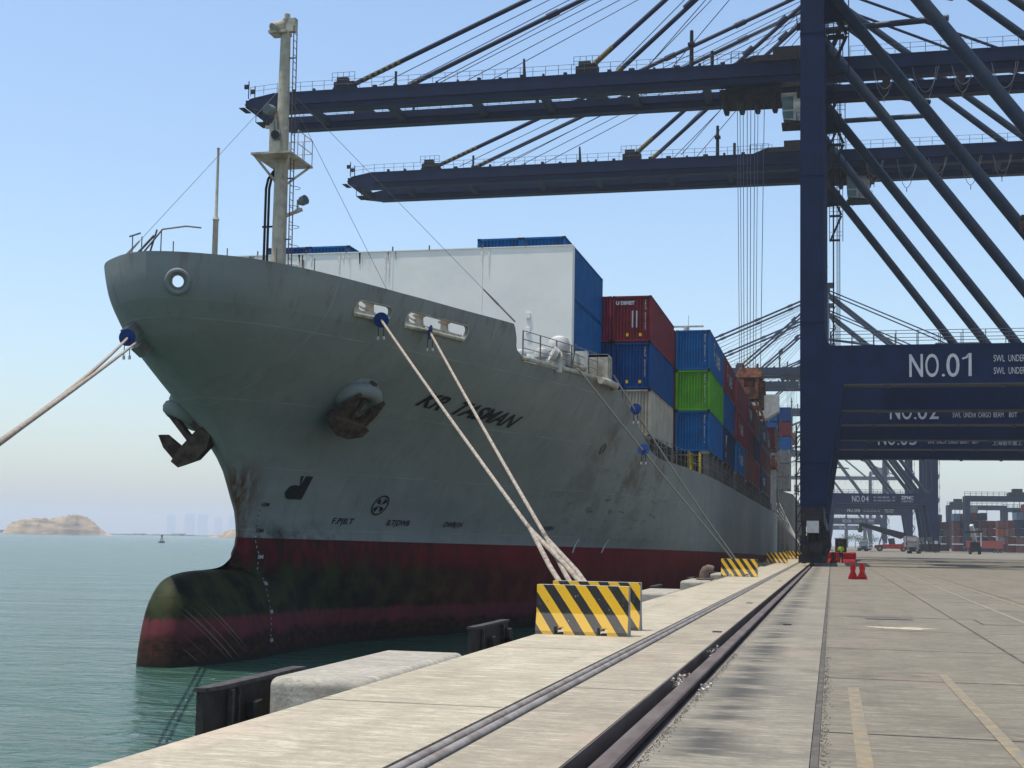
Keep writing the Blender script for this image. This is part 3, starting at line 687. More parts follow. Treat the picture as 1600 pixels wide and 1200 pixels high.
ship(g, 'cable_pipe', M['black'], mast, 40)
def light_at(P, d, r, L_, name, m=M['greypaint']):
    P = Vector(P); d = Vector(d).normalized(); g = MB(); g.tube(P, P+d*L_*.45, r*.45, 14, r*.95); g.tube(P+d*L_*.45, P+d*L_, r*.95, 14, r)
    o_ = ship(g, name, m, mast, 40); ship(MB().tube(P+d*L_*1.002, P+d*L_*1.02, r*.86, 14), 'lens', M['glass'], o_)
    return o_
light_at((mx_-.25, my_-.2, 18.75), (-.35, -1, -.1), .22, .5, 'fog_horn')
light_at((mx_-.05, my_-.3, 17.75), (.05, -1, -.35), .20, .36, 'floodlight')
g = MB(); g.bar((mx_-.45, my_-.25, 18.0), (mx_-.1, my_-.1, 18.9), .07, .07); g.bar((mx_-.05, my_-.3, 17.2), (mx_-.25, my_-.3, 18.9), .07, .07); g.cbox((mx_-.1, my_-.35, 17.2), (.34, .3, .5)); g.bar((mx_-.7, my_-.1, 18.15), (mx_+.25, my_-.15, 18.0), .1, .12)
g.box(mx_-.42, mx_-.22, my_-.35, my_-.1, 16.9, 18.2); ship(g, 'light_bracket', M['cream'], mast)
light_at((mx_+.75, my_+.1, 15.0), (1, -.4, .25), .20, .4, 'floodlight')
ship(MB().bar((mx_+.2, my_, 14.45), (mx_+.95, my_, 14.7), .12, .12).bar((mx_+.75, my_, 14.6), (mx_+.75, my_, 15.1), .06, .06), 'lamp_bracket', M['cream'], mast)
g = MB().box(mx_-.62, mx_+.15, my_-.35, my_+.3, 22.0, 22.12); g.tube((mx_-.4, my_-.35, 22.15), (mx_-.1, my_+.1, 22.5), .24, 12, .2); g.box(mx_-.1, mx_+.45, my_-.1, my_+.15, 22.1, 22.65); g.tube((mx_+.05, my_, 22.6), (mx_+.05, my_, 22.85), .12, 10)
ship(g, 'masthead_light', M['cream'], mast, 40)
ship(MB().lathe([(.11, 9.1), (.10, 12.9), (.13, 12.95), (.06, 13.1), (.045, 15.5), (.06, 15.6)], (mx_, 44.1, 0), 10).box(mx_-.25, mx_+.25, 44.05, 44.15, 11.15, 11.2), 'jackstaff', M['mast'], smooth=40)
g = MB()
top = Vector((mx_, my_, 19.9))
for P in ((-12.7, 53.4, 10.55), (-18.0, 57, 9.9), (-24, 41, 10.5)):
    P = Vector(P); g.tube(top, P+(top-P)*.07, .010, 5); g.tube(P+(top-P)*.075, P+(top-P)*.14, .05, 6, .03); g.tube(P, P+(top-P)*.075, .035, 6)
ship(g, 'mast_stay', M['darkrope'], mast)
# davit and rails on the bow
g = MB()
for x, y, h in ((-22.9, 40.4, 11.55), (-22.5, 40.3, 11.5), (-21.9, 40.5, 11.75), (-21.55, 40.7, 11.4), (-20.2, 42.0, 11.4), (-18.9, 43.2, 11.6), (-18.3, 44.2, 11.4), (-18.0, 44.5, 11.5)): ship(MB().tube((x, y, 9.1), (x, y, h), .022, 6), 'bow_post', M['greypaint'])
g = MB()
g.tube((-22.9, 40.2, 11.5), (-22.4, 40.0, 11.55), .03, 6); g.path([(-22.6, 40.1, 10.6), (-22.1, 40.15, 11.2), (-21.7, 40.2, 11.7), (-20.9, 40.3, 11.8), (-20.4, 40.4, 11.75)], .03, 6)
g.tube((-22.9, 40.2, 10.6), (-22.0, 40.2, 11.5), .04, 6); g.tube((-21.9, 40.2, 11.7), (-22.2, 40.2, 10.7), .03, 6)
ship(g, 'bow_davit', M['greypaint'])
# windbreak in front of the first stack
g = MB().box(-33.6, -13.42, 69.4, 69.62, 9.0, 17.28); g.box(-13.62, -13.42, 69.62, 70.0, 9.0, 17.28)
for x in (-28.6, -23.5, -18.4): g.box(x, x+.03, 69.385, 69.4, 9, 17.28)
g.box(-33.6, -13.42, 69.385, 69.4, 11.6, 11.63); g.box(-33.6, -13.42, 69.36, 69.66, 17.28, 17.33)
for x, z in ((-15.9, 13.4), (-15.9, 12.6), (-15.9, 11.1), (-21, 12.2)): g.box(x, x+.22, 69.33, 69.4, z, z+.3)
wall = ship(g, 'windbreak', M['wall'])
g = MB()
for x in (-31.5, -28.6, -26.2, -23.5, -21.4, -18.4, -16): g.tube((x, 69.38, 17.3), (x, 69.38, 17.55), .04, 6)
ship(g, 'lifting_lug', M['rust'], wall)
m_st = worn('rust_streak', (.60, .46, .32), (.78, .76, .68), .44)
# rust stains running down from the upper edge
g = MB(); rnd = random.Random(4)
for k in range(34):
    x = rnd.choice((-31.5, -28.6, -26.2, -25.2, -23.5, -18.4))+rnd.uniform(-.5, .5); l_ = rnd.uniform(.3, 1.7); w_ = rnd.uniform(.02, .08)
    g.add([(x-w_, 69.375, 17.27), (x+w_, 69.375, 17.27), (x+w_*.3, 69.375, 17.27-l_), (x-w_*.3, 69.375, 17.27-l_)], [(0, 1, 2, 3)])
ship(g, 'rust_streaks', m_st, wall, fix=False)
# railing and gear on the forecastle edge
g = MB(); ys = [55.9, 57.4, 58.9, 60.4, 61.9, 63.4]
pts = [hullpt(y, 9.38, -.15)[0] for y in ys]
for q in pts: g.tube(q, q+Vector((0, 0, 1.15)), .035, 6)
for h in (.4, .78, 1.15):
    for a, b in zip(pts, pts[1:]): g.tube(a+Vector((0, 0, h)), b+Vector((0, 0, h)), .02, 6)
g.tube(pts[3], pts[3]+Vector((.3, -.5, 1.1)), .03, 6)
ship(g, 'forecastle_rail', M['greypaint'])
def vent(x, y, r, h):
    g = MB().lathe([(r*.62, 9.1), (r*.62, 9.1+h*.62), (r, 9.1+h*.62), (r*1.02, 9.1+h*.8), (r*.8, 9.1+h*.94), (r*.3, 9.1+h)], (x, y, 0), 18); ship(g, 'mushroom_vent', M['white'], smooth=40)
vent(-12.9, 59.5, .34, 1.25); vent(-12.3, 60.6, .52, 1.95); vent(-13.6, 58.2, .3, 1.0)
ship(MB().tube((-12.0, 58.6, 9.85), (-12.2, 58.5, 9.95), .30, 20, .36).tube((-12.0, 58.62, 9.85), (-11.9, 58.85, 9.8), .30, 20, .16).tube((-11.95, 58.8, 9.1), (-11.95, 58.8, 9.8), .17, 12), 'cowl_vent', M['white'], smooth=40)
for y in (60.9, 61.7):
    q = hullpt(y, 9.4, -.35)[0]; ship(MB().lathe([(.30, 9.15), (.22, 9.3), (.2, 9.5), (.34, 9.66), (.34, 9.74), (.1, 9.8)], (q.x, q.y, 0), 14), 'roller_fairlead', M['cream'], smooth=35)
g = MB().box(-13.2, -11.6, 61.2, 62.6, 9.1, 10.35); g.box(-12.9, -11.5, 62.9, 64.2, 9.1, 10.2); g.tube((-12.8, 61.15, 9.9), (-11.8, 61.15, 9.9), .4, 14); g.box(-11.8, -11.2, 61.8, 62.2, 9.1, 10.5)
ship(g, 'mooring_winch', M['white'])
q = hullpt(64.6, 9.4, 0)[0]
g = MB()
for a, b, c_, d_, e_, f_ in ((-.9, .12, -1.2, -1.05, 0, 1.25), (-.9, .12, .0, .15, 0, 1.25), (-.9, .12, -1.2, .15, 1.13, 1.27), (-.9, -.78, -1.2, .15, 0, 1.25)): g.box(q.x+a, q.x+b, q.y+c_, q.y+d_, 9.3+e_, 9.3+f_)
g.tube((q.x, q.y-.5, 9.3), (q.x, q.y-.5, 10.4), .14, 12); ship(g, 'fairlead_box', M['cream'])
ship(MB().path([(q.x-.1, q.y-1.9, 9.22), (q.x+.2, q.y-1.0, 9.2), (q.x+.3, q.y+.2, 9.18), (q.x+.1, q.y+.7, 9.15)], .17, 10), 'rope_lip', M['cream'], smooth=50)
ship(MB().box(-14.4, -13.8, 56.5, 57.7, 9.1, 9.95), 'deck_locker', M['white'])
# hatch coaming, container pedestals, side railing along the main deck
CB = 8.08
g = MB().box(-33, -11.6, 70, 81.7, 6.2, 8.9); g.box(-33, -12.4, 82.4, 94, 6.2, CB-.05); g.box(-33, -10.9, 95.5, 196, 6.2, CB-.05)
ship(g, 'hatch_coaming', M['deckbrown'])
XS = -8.45
for y0 in (82.0, 95.5, 108.4, 123.4, 138.2, 152.2, 167.8, 180.4):
    x = -10.85 if y0 < 90 else XS
    for yy in (y0+.1, y0+4.0, y0+8.0, y0+11.9):
        g = MB(); g.box(x-.42, x-.05, yy-.22, yy+.22, 6.2, CB-.22); g.box(x-.6, x+.02, yy-.3, yy+.3, CB-.22, CB)
        g.box(x-2.4, x-.42, yy-.08, yy+.08, CB-.32, CB-.23)
        ship(g, 'container_pedestal', M['greypaint'])
g = MB()
for y0 in (95.6, 96.6, 93.9): g.box(-9.8, -9.65, y0, y0+.15, 6.2, 8.0)
g.box(-9.15, -9.0, 95.3, 95.45, 6.2, 8.0); ship(g, 'lashing_post', M['yellow'])
g = MB(); ys = [75.5+1.5*k for k in range(82)]; pts = [hullpt(y, 6.3, -.12)[0] for y in ys]
for q in pts: g.tube(q, q+Vector((0, 0, 1.1)), .028, 5, caps=False)
for h in (.38, .74, 1.1):
    for a, b in zip(pts, pts[1:]): g.tube(a+Vector((0, 0, h)), b+Vector((0, 0, h)), .018, 5, caps=False)
q0 = hullpt(75.5, 6.3, -.15)[0]; q1 = Vector((-11.6, 67, 9.2))
for h in (.1, .6, 1.1): g.tube(q0+Vector((0, 0, h)), q1+Vector((0, 0, h)), .02, 5)
for k in range(6): p_ = q0+(q1-q0)*k/5; g.tube(p_, p_+Vector((0, 0, 1.1)), .028, 5)
ship(g, 'side_railing', M['greypaint'])
ship(MB().box(-11.2, -11.08, 70.5, 82, 6.25, 6.9).bar((-10.6, 72, 6.3), (-11.7, 67.5, 9.2), .08, .5), 'deck_stairway', M['deckbrown'])
g = MB()
for y0 in (108.3, 123.2, 138, 151.8, 167.3, 180.2): g.box(-8.75, -8.62, y0-.9, y0-.75, 6.2, 8.9); g.box(-9.6, -8.6, y0-.9, y0-.7, 7.9, 8.0)
ship(g, 'deck_light_post', M['greypaint'])
# accommodation block
g = MB().box(-33, -12.2, 202, 213, 6.2, 20.3); g.box(-32, -12.2, 200.6, 212, 20.3, 23.7); house = ship(g, 'accommodation', M['white'])
g = MB().add([(-12.2, 200.6, 23.7), (-12.2, 203.6, 23.7), (-12.2, 200.6, 18.3), (-12.2, 203.6, 18.3), (-7.6, 200.6, 23.6), (-7.6, 203.6, 23.6), (-7.6, 200.6, 21.2), (-7.6, 203.6, 21.2)],
             [(0, 1, 3, 2), (4, 6, 7, 5), (0, 4, 5, 1), (2, 3, 7, 6), (0, 2, 6, 4), (1, 5, 7, 3)]); ship(g, 'bridge_wing', M['white'], house)
g = MB().box(-31.5, -12.4, 200.5, 200.58, 21.6, 22.9); ship(g, 'bridge_window', M['glass'], house)
g = MB().lathe([(.5, 23.7), (.3, 34.6)], (-21.7, 205, 0), 10); g.box(-22.9, -20.5, 204, 206, 33.2, 33.3); g.box(-24.3, -19.1, 204.9, 205.15, 34.55, 34.8); g.lathe([(.45, 34), (.45, 34.55)], (-21.7, 205, 0), 10)
g.tube((-25.4, 205, 23.7), (-25.4, 205, 35.8), .05, 6); g.tube((-25.9, 205, 35.4), (-24.9, 205, 35.4), .04, 5); g.tube((-21.4, 205, 34.7), (-21.4, 205, 36.4), .04, 5); ship(g, 'radar_mast', M['white'], house)
g = MB().box(-8.9, -7.9, 198.6, 199.4, 6.2, 12.3); g.box(-9.0, -7.8, 199.4, 200.2, 6.2, 7.4); ship(g, 'boat_deck_column', M['white'], house)
g = MB()
for x in (-8.9, -7.7):
    g.box(x, x+.1, 198.4, 198.5, 12.3, 16.4)
for z in (12.3, 14.0, 15.2, 16.3): g.box(-8.9, -7.6, 198.4, 198.5, z, z+.09)
ship(g, 'boat_platform_frame', M['white'], house)
g = MB().lathe([(.12, 197.5), (.6, 198.1), (.78, 199.5), (.78, 201.5), (.6, 203.2), (.12, 203.8)], (-8.3, 0, 13.3), 14, 'Y'); lb_ = ship(g, 'lifeboat', M['orange'], house, 40)
ship(MB().box(-8.6, -8.0, 199, 201.5, 13.9, 14.5), 'lifeboat_canopy', M['orange'], lb_)
g = MB().box(-8.75, -7.75, 198.8, 203, 12.35, 12.55); ship(g, 'lifeboat_cradle', M['rustorange'], house)
# ---------------------------------------------------------------- containers
CW, CH, CLn = 2.438, 2.896, 12.19
def corr(n_, x0, x1, d):
    """outline of a corrugated wall: list of (along, depth)"""
    P = []; s_ = (x1-x0)/n_
    for k in range(n_):
        a = x0+s_*k; P += [(a, 0), (a+s_*.28, 0), (a+s_*.5, d), (a+s_*.78, d)]
    P.append((x1, 0)); return P
def container_meshes():
    g = MB(); e = .06
    def wall_(P, f):
        n_ = len(P); g.add([f(a, d, e+.1) for a, d in P]+[f(a, d, CH-e-.06) for a, d in P], [(i, i+1, n_+i+1, n_+i) for i in range(n_-1)])
    side = corr(42, .14, CLn-.14, .04); end = corr(11, -CW/2+.12, CW/2-.12, .065)
    wall_(side, lambda a, d, z: (CW/2-.012-d, a, z)); wall_(side[::-1], lambda a, d, z: (-CW/2+.012+d, a, z))
    wall_(end, lambda a, d, z: (a, .02+d, z)); wall_(end[::-1], lambda a, d, z: (a, CLn-.02-d, z))
    g.add([(-CW/2+.05, .05, CH-.04), (CW/2-.05, .05, CH-.04), (CW/2-.05, CLn-.05, CH-.04), (-CW/2+.05, CLn-.05, CH-.04)], [(0, 1, 2, 3)])
    g.add([(-CW/2+.05, .05, .06), (CW/2-.05, .05, .06), (CW/2-.05, CLn-.05, .06), (-CW/2+.05, CLn-.05, .06)], [(3, 2, 1, 0)])
    body = g.mesh('container_walls', [M['navy']], fix=False)
    f = MB()
    for x in (-1, 1):
        for y in (.0, CLn-.13): f.box(x*CW/2-(.13 if x > 0 else 0), x*CW/2+(.13 if x < 0 else 0), y, y+.13, .1, CH-.1)
        xa = x*CW/2-(.07 if x > 0 else 0); f.box(xa, xa+.07, .13, CLn-.13, .02, .17); f.box(xa, xa+.07, .13, CLn-.13, CH-.09, CH-.01)
    for y in (0, CLn-.09): f.box(-CW/2+.13, CW/2-.13, y, y+.09, .02, .18); f.box(-CW/2+.13, CW/2-.13, y, y+.09, CH-.12, CH-.01)
    fm = f.mesh('container_frame', [M['navy']])
    c_ = MB()
    for x in (-1, 1):
        for y in (-.004, CLn-.174):
            for z in (0, CH-.12): c_.cbox((x*(CW/2-.088), y+.089, z+.06), (.184, .186, .12))
    return body, fm, c_.mesh('corner_castings', [M['black']])
BODY, FRAME, CAST = container_meshes()
CC = {}
def cmat(key, col, col2=None):
    col = tuple(c*1.0 for c in col); CC[key] = mat('container_'+key, col, .55, col2=col2 or tuple(c*.7 for c in col), vscale=.9, streak=((.05, .025, .015), .25, 2.2), spec=.15)
cmat('blue', (.004, .095, .27)); cmat('deep_blue', (.004, .055, .19)); cmat('navy', (.012, .028, .075)); cmat('red', (.17, .022, .028)); cmat('dark_red', (.105, .02, .022)); cmat('brown', (.13, .04, .03)); cmat('pink_red', (.24, .03, .06))
cmat('green', (.085, .29, .018)); cmat('white', (.40, .365, .28)); cmat('grey', (.26, .27, .27)); cmat('orange', (.50, .11, .03)); cmat('maroon', (.11, .022, .028)); cmat('light_blue', (.10, .22, .36))
def container(col, x_out, y, z, label, group, parts=True, logo=None, code=False, rz=0, yard=False):
    name = 'shipping_container'
    if not parts:
        o = bpy.data.objects.new(name, BODY); COL.objects.link(o)
        t = o; o.location = (x_out-CW/2 if not yard else x_out, y, z); o.rotation_euler = (0, 0, rz)
        o.material_slots[0].link = 'OBJECT'; o.material_slots[0].material = CC[col]; tag(t, label, 'container', group); return t
    t = thing(name, label, 'container', (x_out-CW/2, y, z), rz, group)
    for nm_, me in (('walls', BODY), ('frame', FRAME), ('corner_castings', CAST)):
        o = bpy.data.objects.new(nm_, me); COL.objects.link(o); o.parent = t
        if me is not CAST: o.material_slots[0].link = 'OBJECT'; o.material_slots[0].material = CC[col]
    if logo:
        g = MB(); s_ = 1.0
        if logo == 1:      # a swirl above the lettering
            for r_, a0, a1, cy, cz in ((.55, .3, 4.2, 3.7, 2.0), (.32, 2.9, 6.6, 3.95, 1.75), (.40, -1.0, 2.4, 3.5, 1.35)):
                pts = [a0+(a1-a0)*k/10 for k in range(11)]
                for a, b in zip(pts, pts[1:]):
                    g.add([(CW/2+.004, cy+math.cos(a)*r_, cz+math.sin(a)*r_*.9), (CW/2+.004, cy+math.cos(b)*r_, cz+math.sin(b)*r_*.9), (CW/2+.004, cy+math.cos(b)*(r_-.16), cz+math.sin(b)*(r_-.16)*.9), (CW/2+.004, cy+math.cos(a)*(r_-.16), cz+math.sin(a)*(r_-.16)*.9)], [(0, 1, 2, 3)])
            text_side(g, 'UNEB', 1.35, CW/2+.004, 5.0, 1.0, 1.1, .03)
        else:
            g.add([(CW/2+.004, 2.0, 1.2), (CW/2+.004, 3.6, 2.35), (CW/2+.004, 2.0, 2.35)], [(0, 1, 2)]); g.add([(CW/2+.004, 2.0, .5), (CW/2+.004, 2.5, .5), (CW/2+.004, 2.5, 1.0), (CW/2+.004, 2.0, 1.0)], [(0, 1, 2, 3)])
        g.build('lettering', M['sign_white'], t, fix=False)
    if code:
        g = MB()
        for k, ch in enumerate(code): text_front(g, ch, .17, CW/2-.42, -.006, CH-.42-k*.155, bold=.004)
        if col == 'red':
            text_front(g, 'U DIMET', .30, -CW/2+.22, -.006, CH-.55, bold=.02)
            for x in (.0, .26): g.add([(x, -.006, .9), (x+.09, -.006, .9), (x+.09, -.006, 1.95), (x, -.006, 1.95)], [(0, 1, 2, 3)])
        g.build('code_lettering', M['sign_white'], t, fix=False)
        g = MB().box(.45, .62, -.008, .0, .35, .55)
        if col in ('deep_blue', 'red'): g.box(-.35, -.2, -.008, 0, .35, .55); g.build('warning_plate', M['yellow'], t)
    return t
TN = ('bottom', 'middle', 'top')
# bay 1, behind the windbreak
for k in range(7):
    xo = -13.95-2.46*k; tiers = 3 if k in (0, 1, 5, 6) else 2
    for t_ in range(tiers):
        dz = 9.22 if k < 2 else 9.12
        pos = 'outermost row' if k == 0 else ('second row in' if k == 1 else 'far from the quay')
        lab = f'blue container behind the windbreak, {TN[t_]} tier, {pos}'
        if k > 1: lab = f'blue container behind the windbreak, {TN[t_]} tier, {("third", "fourth", "fifth", "sixth", "seventh")[k-2]} row in'
        container('blue' if k != 6 else 'deep_blue', xo, 70.0, dz+t_*2.92, lab, 'blue containers behind the windbreak')
# bay 2
for k, cols in enumerate((('white', 'deep_blue', 'red'), ('grey', 'deep_blue', 'pink_red'))):
    for t_ in range(3):
        cn = cols[t_].replace('_', ' ')
        container(cols[t_], -10.85-2.5*k, 82.0, CB+t_*2.93, f'{cn} container, {TN[t_]} tier just behind the windbreak stack' + (', outermost row' if k == 0 else ', second row in'), 'containers stacked on the ship', code='TRLU 8351062' if k == 0 and t_ else None)
# bay 3
for k, cols in enumerate((('blue', 'green', 'blue'), ('maroon', 'maroon', 'maroon'))):
    for t_ in range(3):
        cn = cols[t_].replace('_', ' ')
        lab = 'bright green container between two blue ones' if cols[t_] == 'green' else f'{cn} container, {TN[t_]} tier of the green container stack' + (', outermost row' if k == 0 else ', second row in')
        container(cols[t_], -8.42-2.5*k, 95.5, CB-.02+t_*2.9, lab, 'containers stacked on the ship', logo=1 if (k == 0 and t_ == 2) else None, code='OTPU 674231 4' if k == 0 else None)
bays = [(108.4, ('navy', 'blue', 'red'), (2, 0, 1)), (123.4, ('blue', 'red', 'red'), (1, 1, 0)), (138.2, ('brown', 'dark_red', 'dark_red'), (0, 0, 1)), (152.2, ('red', 'navy', 'brown'), (0, 0, 0)), (167.8, ('navy', 'dark_red', 'navy'), (1, 0, 1)), (180.4, ('dark_red', 'dark_red', 'dark_red'), (0, 0, 1))]
ordn = ('first', 'second', 'third', 'fourth', 'fifth', 'sixth')
for i, (y0, cols, lg) in enumerate(bays):
    for t_ in range(3):
        cn = cols[t_].replace('_', ' ')
        container(cols[t_], XS+.03, y0, CB+t_*2.9, f'{cn} container{" with white logo" if lg[t_] else ""}, {TN[t_]} tier, {ordn[i]} stack aft of the green one', 'containers stacked on the ship', logo=lg[t_] or None)
container('maroon', -7.8, 188.0+5.4, 15.3, 'dark maroon container beside the orange lifeboat at the aft end of the stacks', 'containers stacked on the ship')
# ---------------------------------------------------------------- ship-to-shore cranes
def arch(name, mb, m, par, smooth=None, **k): return mb.build(name, m, par, smooth, **k)
def stair(mb, x, y, z0, z1, step=3.2):
    z = z0; s_ = 1
    while z+step < z1:
        mb.box(x, x+1.5, y, y+1.3, z, z+.05)
        mb.bar((x+(.2 if s_ > 0 else 1.7), y+.4, z+.1), (x+(1.7 if s_ > 0 else .2), y+.4, z+step), .08, .3)
        for a, b in ((0, 0), (1.9, 0), (0, 1.5), (1.9, 1.5)): mb.tube((x+a, y+b, z), (x+a, y+b, z+1.1), .04, 4, caps=False)
        for h in (.55, 1.1): mb.tube((x, y, z+h), (x+1.9, y, z+h), .03, 4, caps=False); mb.tube((x+1.9, y, z+h), (x+1.9, y+1.5, z+h), .03, 4, caps=False)
        z += step; s_ = -s_
    for a in (0, 1.9): mb.tube((x+a, y+1.5, z0), (x+a, y+1.5, z1), .05, 4, caps=False)
def rails(mb, p0, p1, sp=1.6, h=1.1, r=.032):
    p0, p1 = Vector(p0), Vector(p1); n_ = max(1, int((p1-p0).length/sp))
    for k in range(n_+1):
        q = p0+(p1-p0)*k/n_; mb.tube(q, q+Vector((0, 0, h)), r, 4, caps=False)
    for f in (.5, 1): mb.tube(p0+Vector((0, 0, h*f)), p1+Vector((0, 0, h*f)), r*.8, 4, caps=False)
GY, GZ0, GZ1 = (8.0, 15.2), 53.2, 55.6
M['dullyellow'] = mat('faded_yellow_paint', (.16, .12, .03), .7)
def make_crane():
    GZ1 = 55.6
    t = thing('ship_to_shore_crane', '', 'crane', (0, 106, 0), 0, 'blue ship-to-shore cranes in a row along the quay')
    N = M['navy']
    prof = [(-2.4, 4.6), (-.47, 4.6), (-.30, 5.9), (.0, 8.1), (.88, 13.85), (.88, 17.0), (-.12, 17.0), (-.42, 17.5), (-.58, 18.6), (-.60, 57), (-2.4, 57)]
    for y in (0, 20.5):
        for s_ in (0, 1):
            P = prof if not s_ else [(27.6-a, b) for a, b in prof]
            l_ = arch('leg', MB().prism(P, y, y+1.7), N, t)
            g = MB()
            for z in (4.62, 7.95, 18.9, 30.5, 42): xa = -2.43 if z > 9 or 1 else 0; g.box(-2.43 if not s_ else 28.17, -.57 if not s_ else 30.03, y-.03, y+1.73, z, z+.07)
            arch('joint_flange', g, N, l_)
        bm_ = arch('portal_beam', MB().box(.885, 26.715, y, y+1.7, 14.0, 17.0), N, t)
        g = MB(); g.box(.9, 26.7, y-.05, y+1.75, 13.9, 13.995)
        for x in (4.2, 12.5, 17.7, 23): g.cbox((x, y+.2, 13.8), (.35, .3, .2))
        arch('bottom_plate', g, M['bounce_edge'], bm_)
        g = MB(); rails(g, (-.1, y+.05, 17.0), (27.6, y+.05, 17.0)); rails(g, (-.1, y+1.65, 17), (27.6, y+1.65, 17)); arch('railing', g, M['rail_paint'], bm_)
        yc = y+.85
        g = MB().tube((-1.2, yc, 55.3), (27.0, yc, 16.6), .56, 20); d_ = arch('diagonal_brace', g, M['tube'], t, 40)
        g = MB().prism([(-.6, 51.0), (1.6, 51.2), (1.2, 52.6), (-.6, 55.5)], y+.55, y+1.15); g.prism([(24.2, 17.0), (26.8, 17.0), (26.6, 18.4), (24.8, 20.0)], y+.7, y+1.0); arch('gusset', g, N, d_)
    # ties along the quay
    for x in (-2.2, 28.3):
        for z0, z1 in ((14.6, 16.7), (54.6, 57.0)): arch('tie_beam', MB().box(x, x+1.5, 1.705, 20.495, z0, z1), N, t)
        g = MB().box(x-.05, x+1.6, -2.2, 24.4, 3.3, 4.59); sb = arch('sill_beam', g, N, t)
    for x in (-1.45, 29.05):
        for y in (.8, 21.4):
            b_ = arch('bogie', MB().prism([(y-3.2, 1.25), (y+3.2, 1.25), (y+2.6, 2.0), (y+.9, 2.5), (y+.5, 3.29), (y-.5, 3.29), (y-.9, 2.5), (y-2.6, 2.0)], x-.28, x+.28, 'X').box(x-.7, x+.75, y-3.4, y-2.7, .9, 1.9).box(x-.9, x+.95, y-2.4, y-.9, 1.0, 2.3).box(x-.9, x+.9, y+.9, y+2.4, 1.0, 2.3).box(x-.2, x+1.25, y-2.9, y-1.2, 1.0, 2.7), M['machine'], t)
            for k in (-2.9, -2.0, -1.1, -.2, .7, 1.6, 2.5):
                arch('wheel', MB().tube((x-.16, y+k+.2, .42), (x+.16, y+k+.2, .42), .42, 18), M['steel'], b_, 40)
            arch('buffer', MB().tube((x, y-3.9, 1.4), (x, y-3.4, 1.4), .22, 14).box(x-.5, x+.5, y-3.42, y-3.38, 1.0, 1.8), M['machine'], b_, 40)
            g = MB().cbox((x+.05, y-3.46, 2.95), (.9, .08, .9)); arch('sign_plate', g, M['sign_white'], b_)
            g = MB().box(x-.85, x+.85, y-3.3, y-2.3, 3.3, 4.4).box(x-.75, x-.45, y-3.38, y-2.4, .2, 3.3); g.tube((x+.55, y-3.2, 1.2), (x+.55, y-3.2, 3.2), .12, 8); g.tube((x+.7, y-3.1, .5), (x+1.2, y-3.1, 1.4), .1, 8); g.tube((x-.3, y-3.5, 1.2), (x-.3, y-3.5, 2.4), .07, 8); g.box(x-1.0, x+1.1, y-3.35, y-3.0, .25, .85)
            arch('drive_housing', g, M['machine'], b_)
    # girders on the land side, boom over the water
    for gy in GY:
        GZ1 = 55.6 if gy == GY[0] else 54.9
        g = MB().box(-3.0, 50, gy, gy+1.15, GZ0, GZ1); g.box(-3, 50, gy-.12, gy+1.27, GZ0-.12, GZ0-.01); g.box(-3, 50, gy-.25, gy, GZ0+.75, GZ0+.85); gi = arch('girder', g, N, t)
        P = [(-3.1, GZ0), (-3.1, GZ1), (-66.5, GZ1), (-69.6, GZ1-.55), (-70.3, GZ1-1.3), (-67.5, GZ0)]
        g = MB().prism(P, gy, gy+1.15); g.box(-67.5, -3.1, gy-.12, gy+1.27, GZ0-.05, GZ0-.004); g.box(-66, -3.1, gy-.25, gy-.002, GZ0+.75, GZ0+.85); bo = arch('boom', g, N, t)
        yr = gy-.1 if gy == GY[0] else gy+1.25
        g = MB(); rails(g, (-69.5, yr, GZ1-.25), (-66, yr, GZ1), 1.5); rails(g, (-66, yr, GZ1), (-8, yr, GZ1), 1.5); arch('boom_railing', g, M['rail_paint'], bo)
        g = MB(); rails(g, (2, gy-.1, GZ1), (50, gy-.1, GZ1), 1.6); arch('girder_railing', g, M['rail_paint'], gi)
        g = MB()
        rnd = random.Random(int(gy))
        for k in range(22 if gy == GY[0] else 0): x = -64+2.6*k; arch('junction_box', MB().cbox((x, gy+.5, GZ1+.18), (rnd.uniform(.2, .7), .4, rnd.uniform(.2, .5))), M['machine'], bo)
        for x in (-57.4, -27.6): g = MB(); g.box(x-1.3, x+1.3, gy, gy+1.1, GZ1, GZ1+(.9 if gy == GY[0] else .3)); g.box(x-1.0, x+.4, gy+.2, gy+.9, GZ1+.9 if gy == GY[0] else GZ1+.3, GZ1+1.5 if gy == GY[0] else GZ1+.6); gy == GY[0] and rails(g, (x-1.5, gy-.05, GZ1+.9), (x+1.4, gy-.05, GZ1+.9), .6); arch('sheave_housing', g, M['machine'], bo)
        arch('boom_post', MB().tube((-51, gy+.6, GZ1), (-51, gy+.6, 57.5), .16, 8), M['machine'], bo); g = MB(); g.tube((-35.1, gy+.6, GZ1), (-35.2, gy+.6, 58.0), .22, 8, .12)
        if gy == GY[0]: arch('boom_post', g, M['machine'], bo); arch('boom_post', MB().tube((-15.55, gy+.6, GZ1), (-15.55, gy+.6, 60.0), .26, 8, .2).box(-15.95, -15.15, gy+.2, gy+1, 58.2, 58.5), M['machine'], bo); g = MB(); g.tube((-13.2, gy+.6, GZ1), (-13.2, gy+.6, 57.4), .2, 8)
        arch('boom_post', g, M['machine'], bo)
        g = MB().box(-8.6, -3.2, gy-.25, gy+1.4, GZ1, GZ1+.7).box(-6.4, -3.4, gy-.1, gy+1.3, GZ1+.7, GZ1+1.6).prism([(-10.6, GZ1), (-8.6, GZ1), (-8.6, GZ1+.8)], gy, gy+1.1); rails(g, (-11, gy-.15, GZ1), (-8.5, gy-.15, GZ1), .8, 1.3); arch('hinge_housing', g, M['machine'], bo)
    GZ1 = 55.6
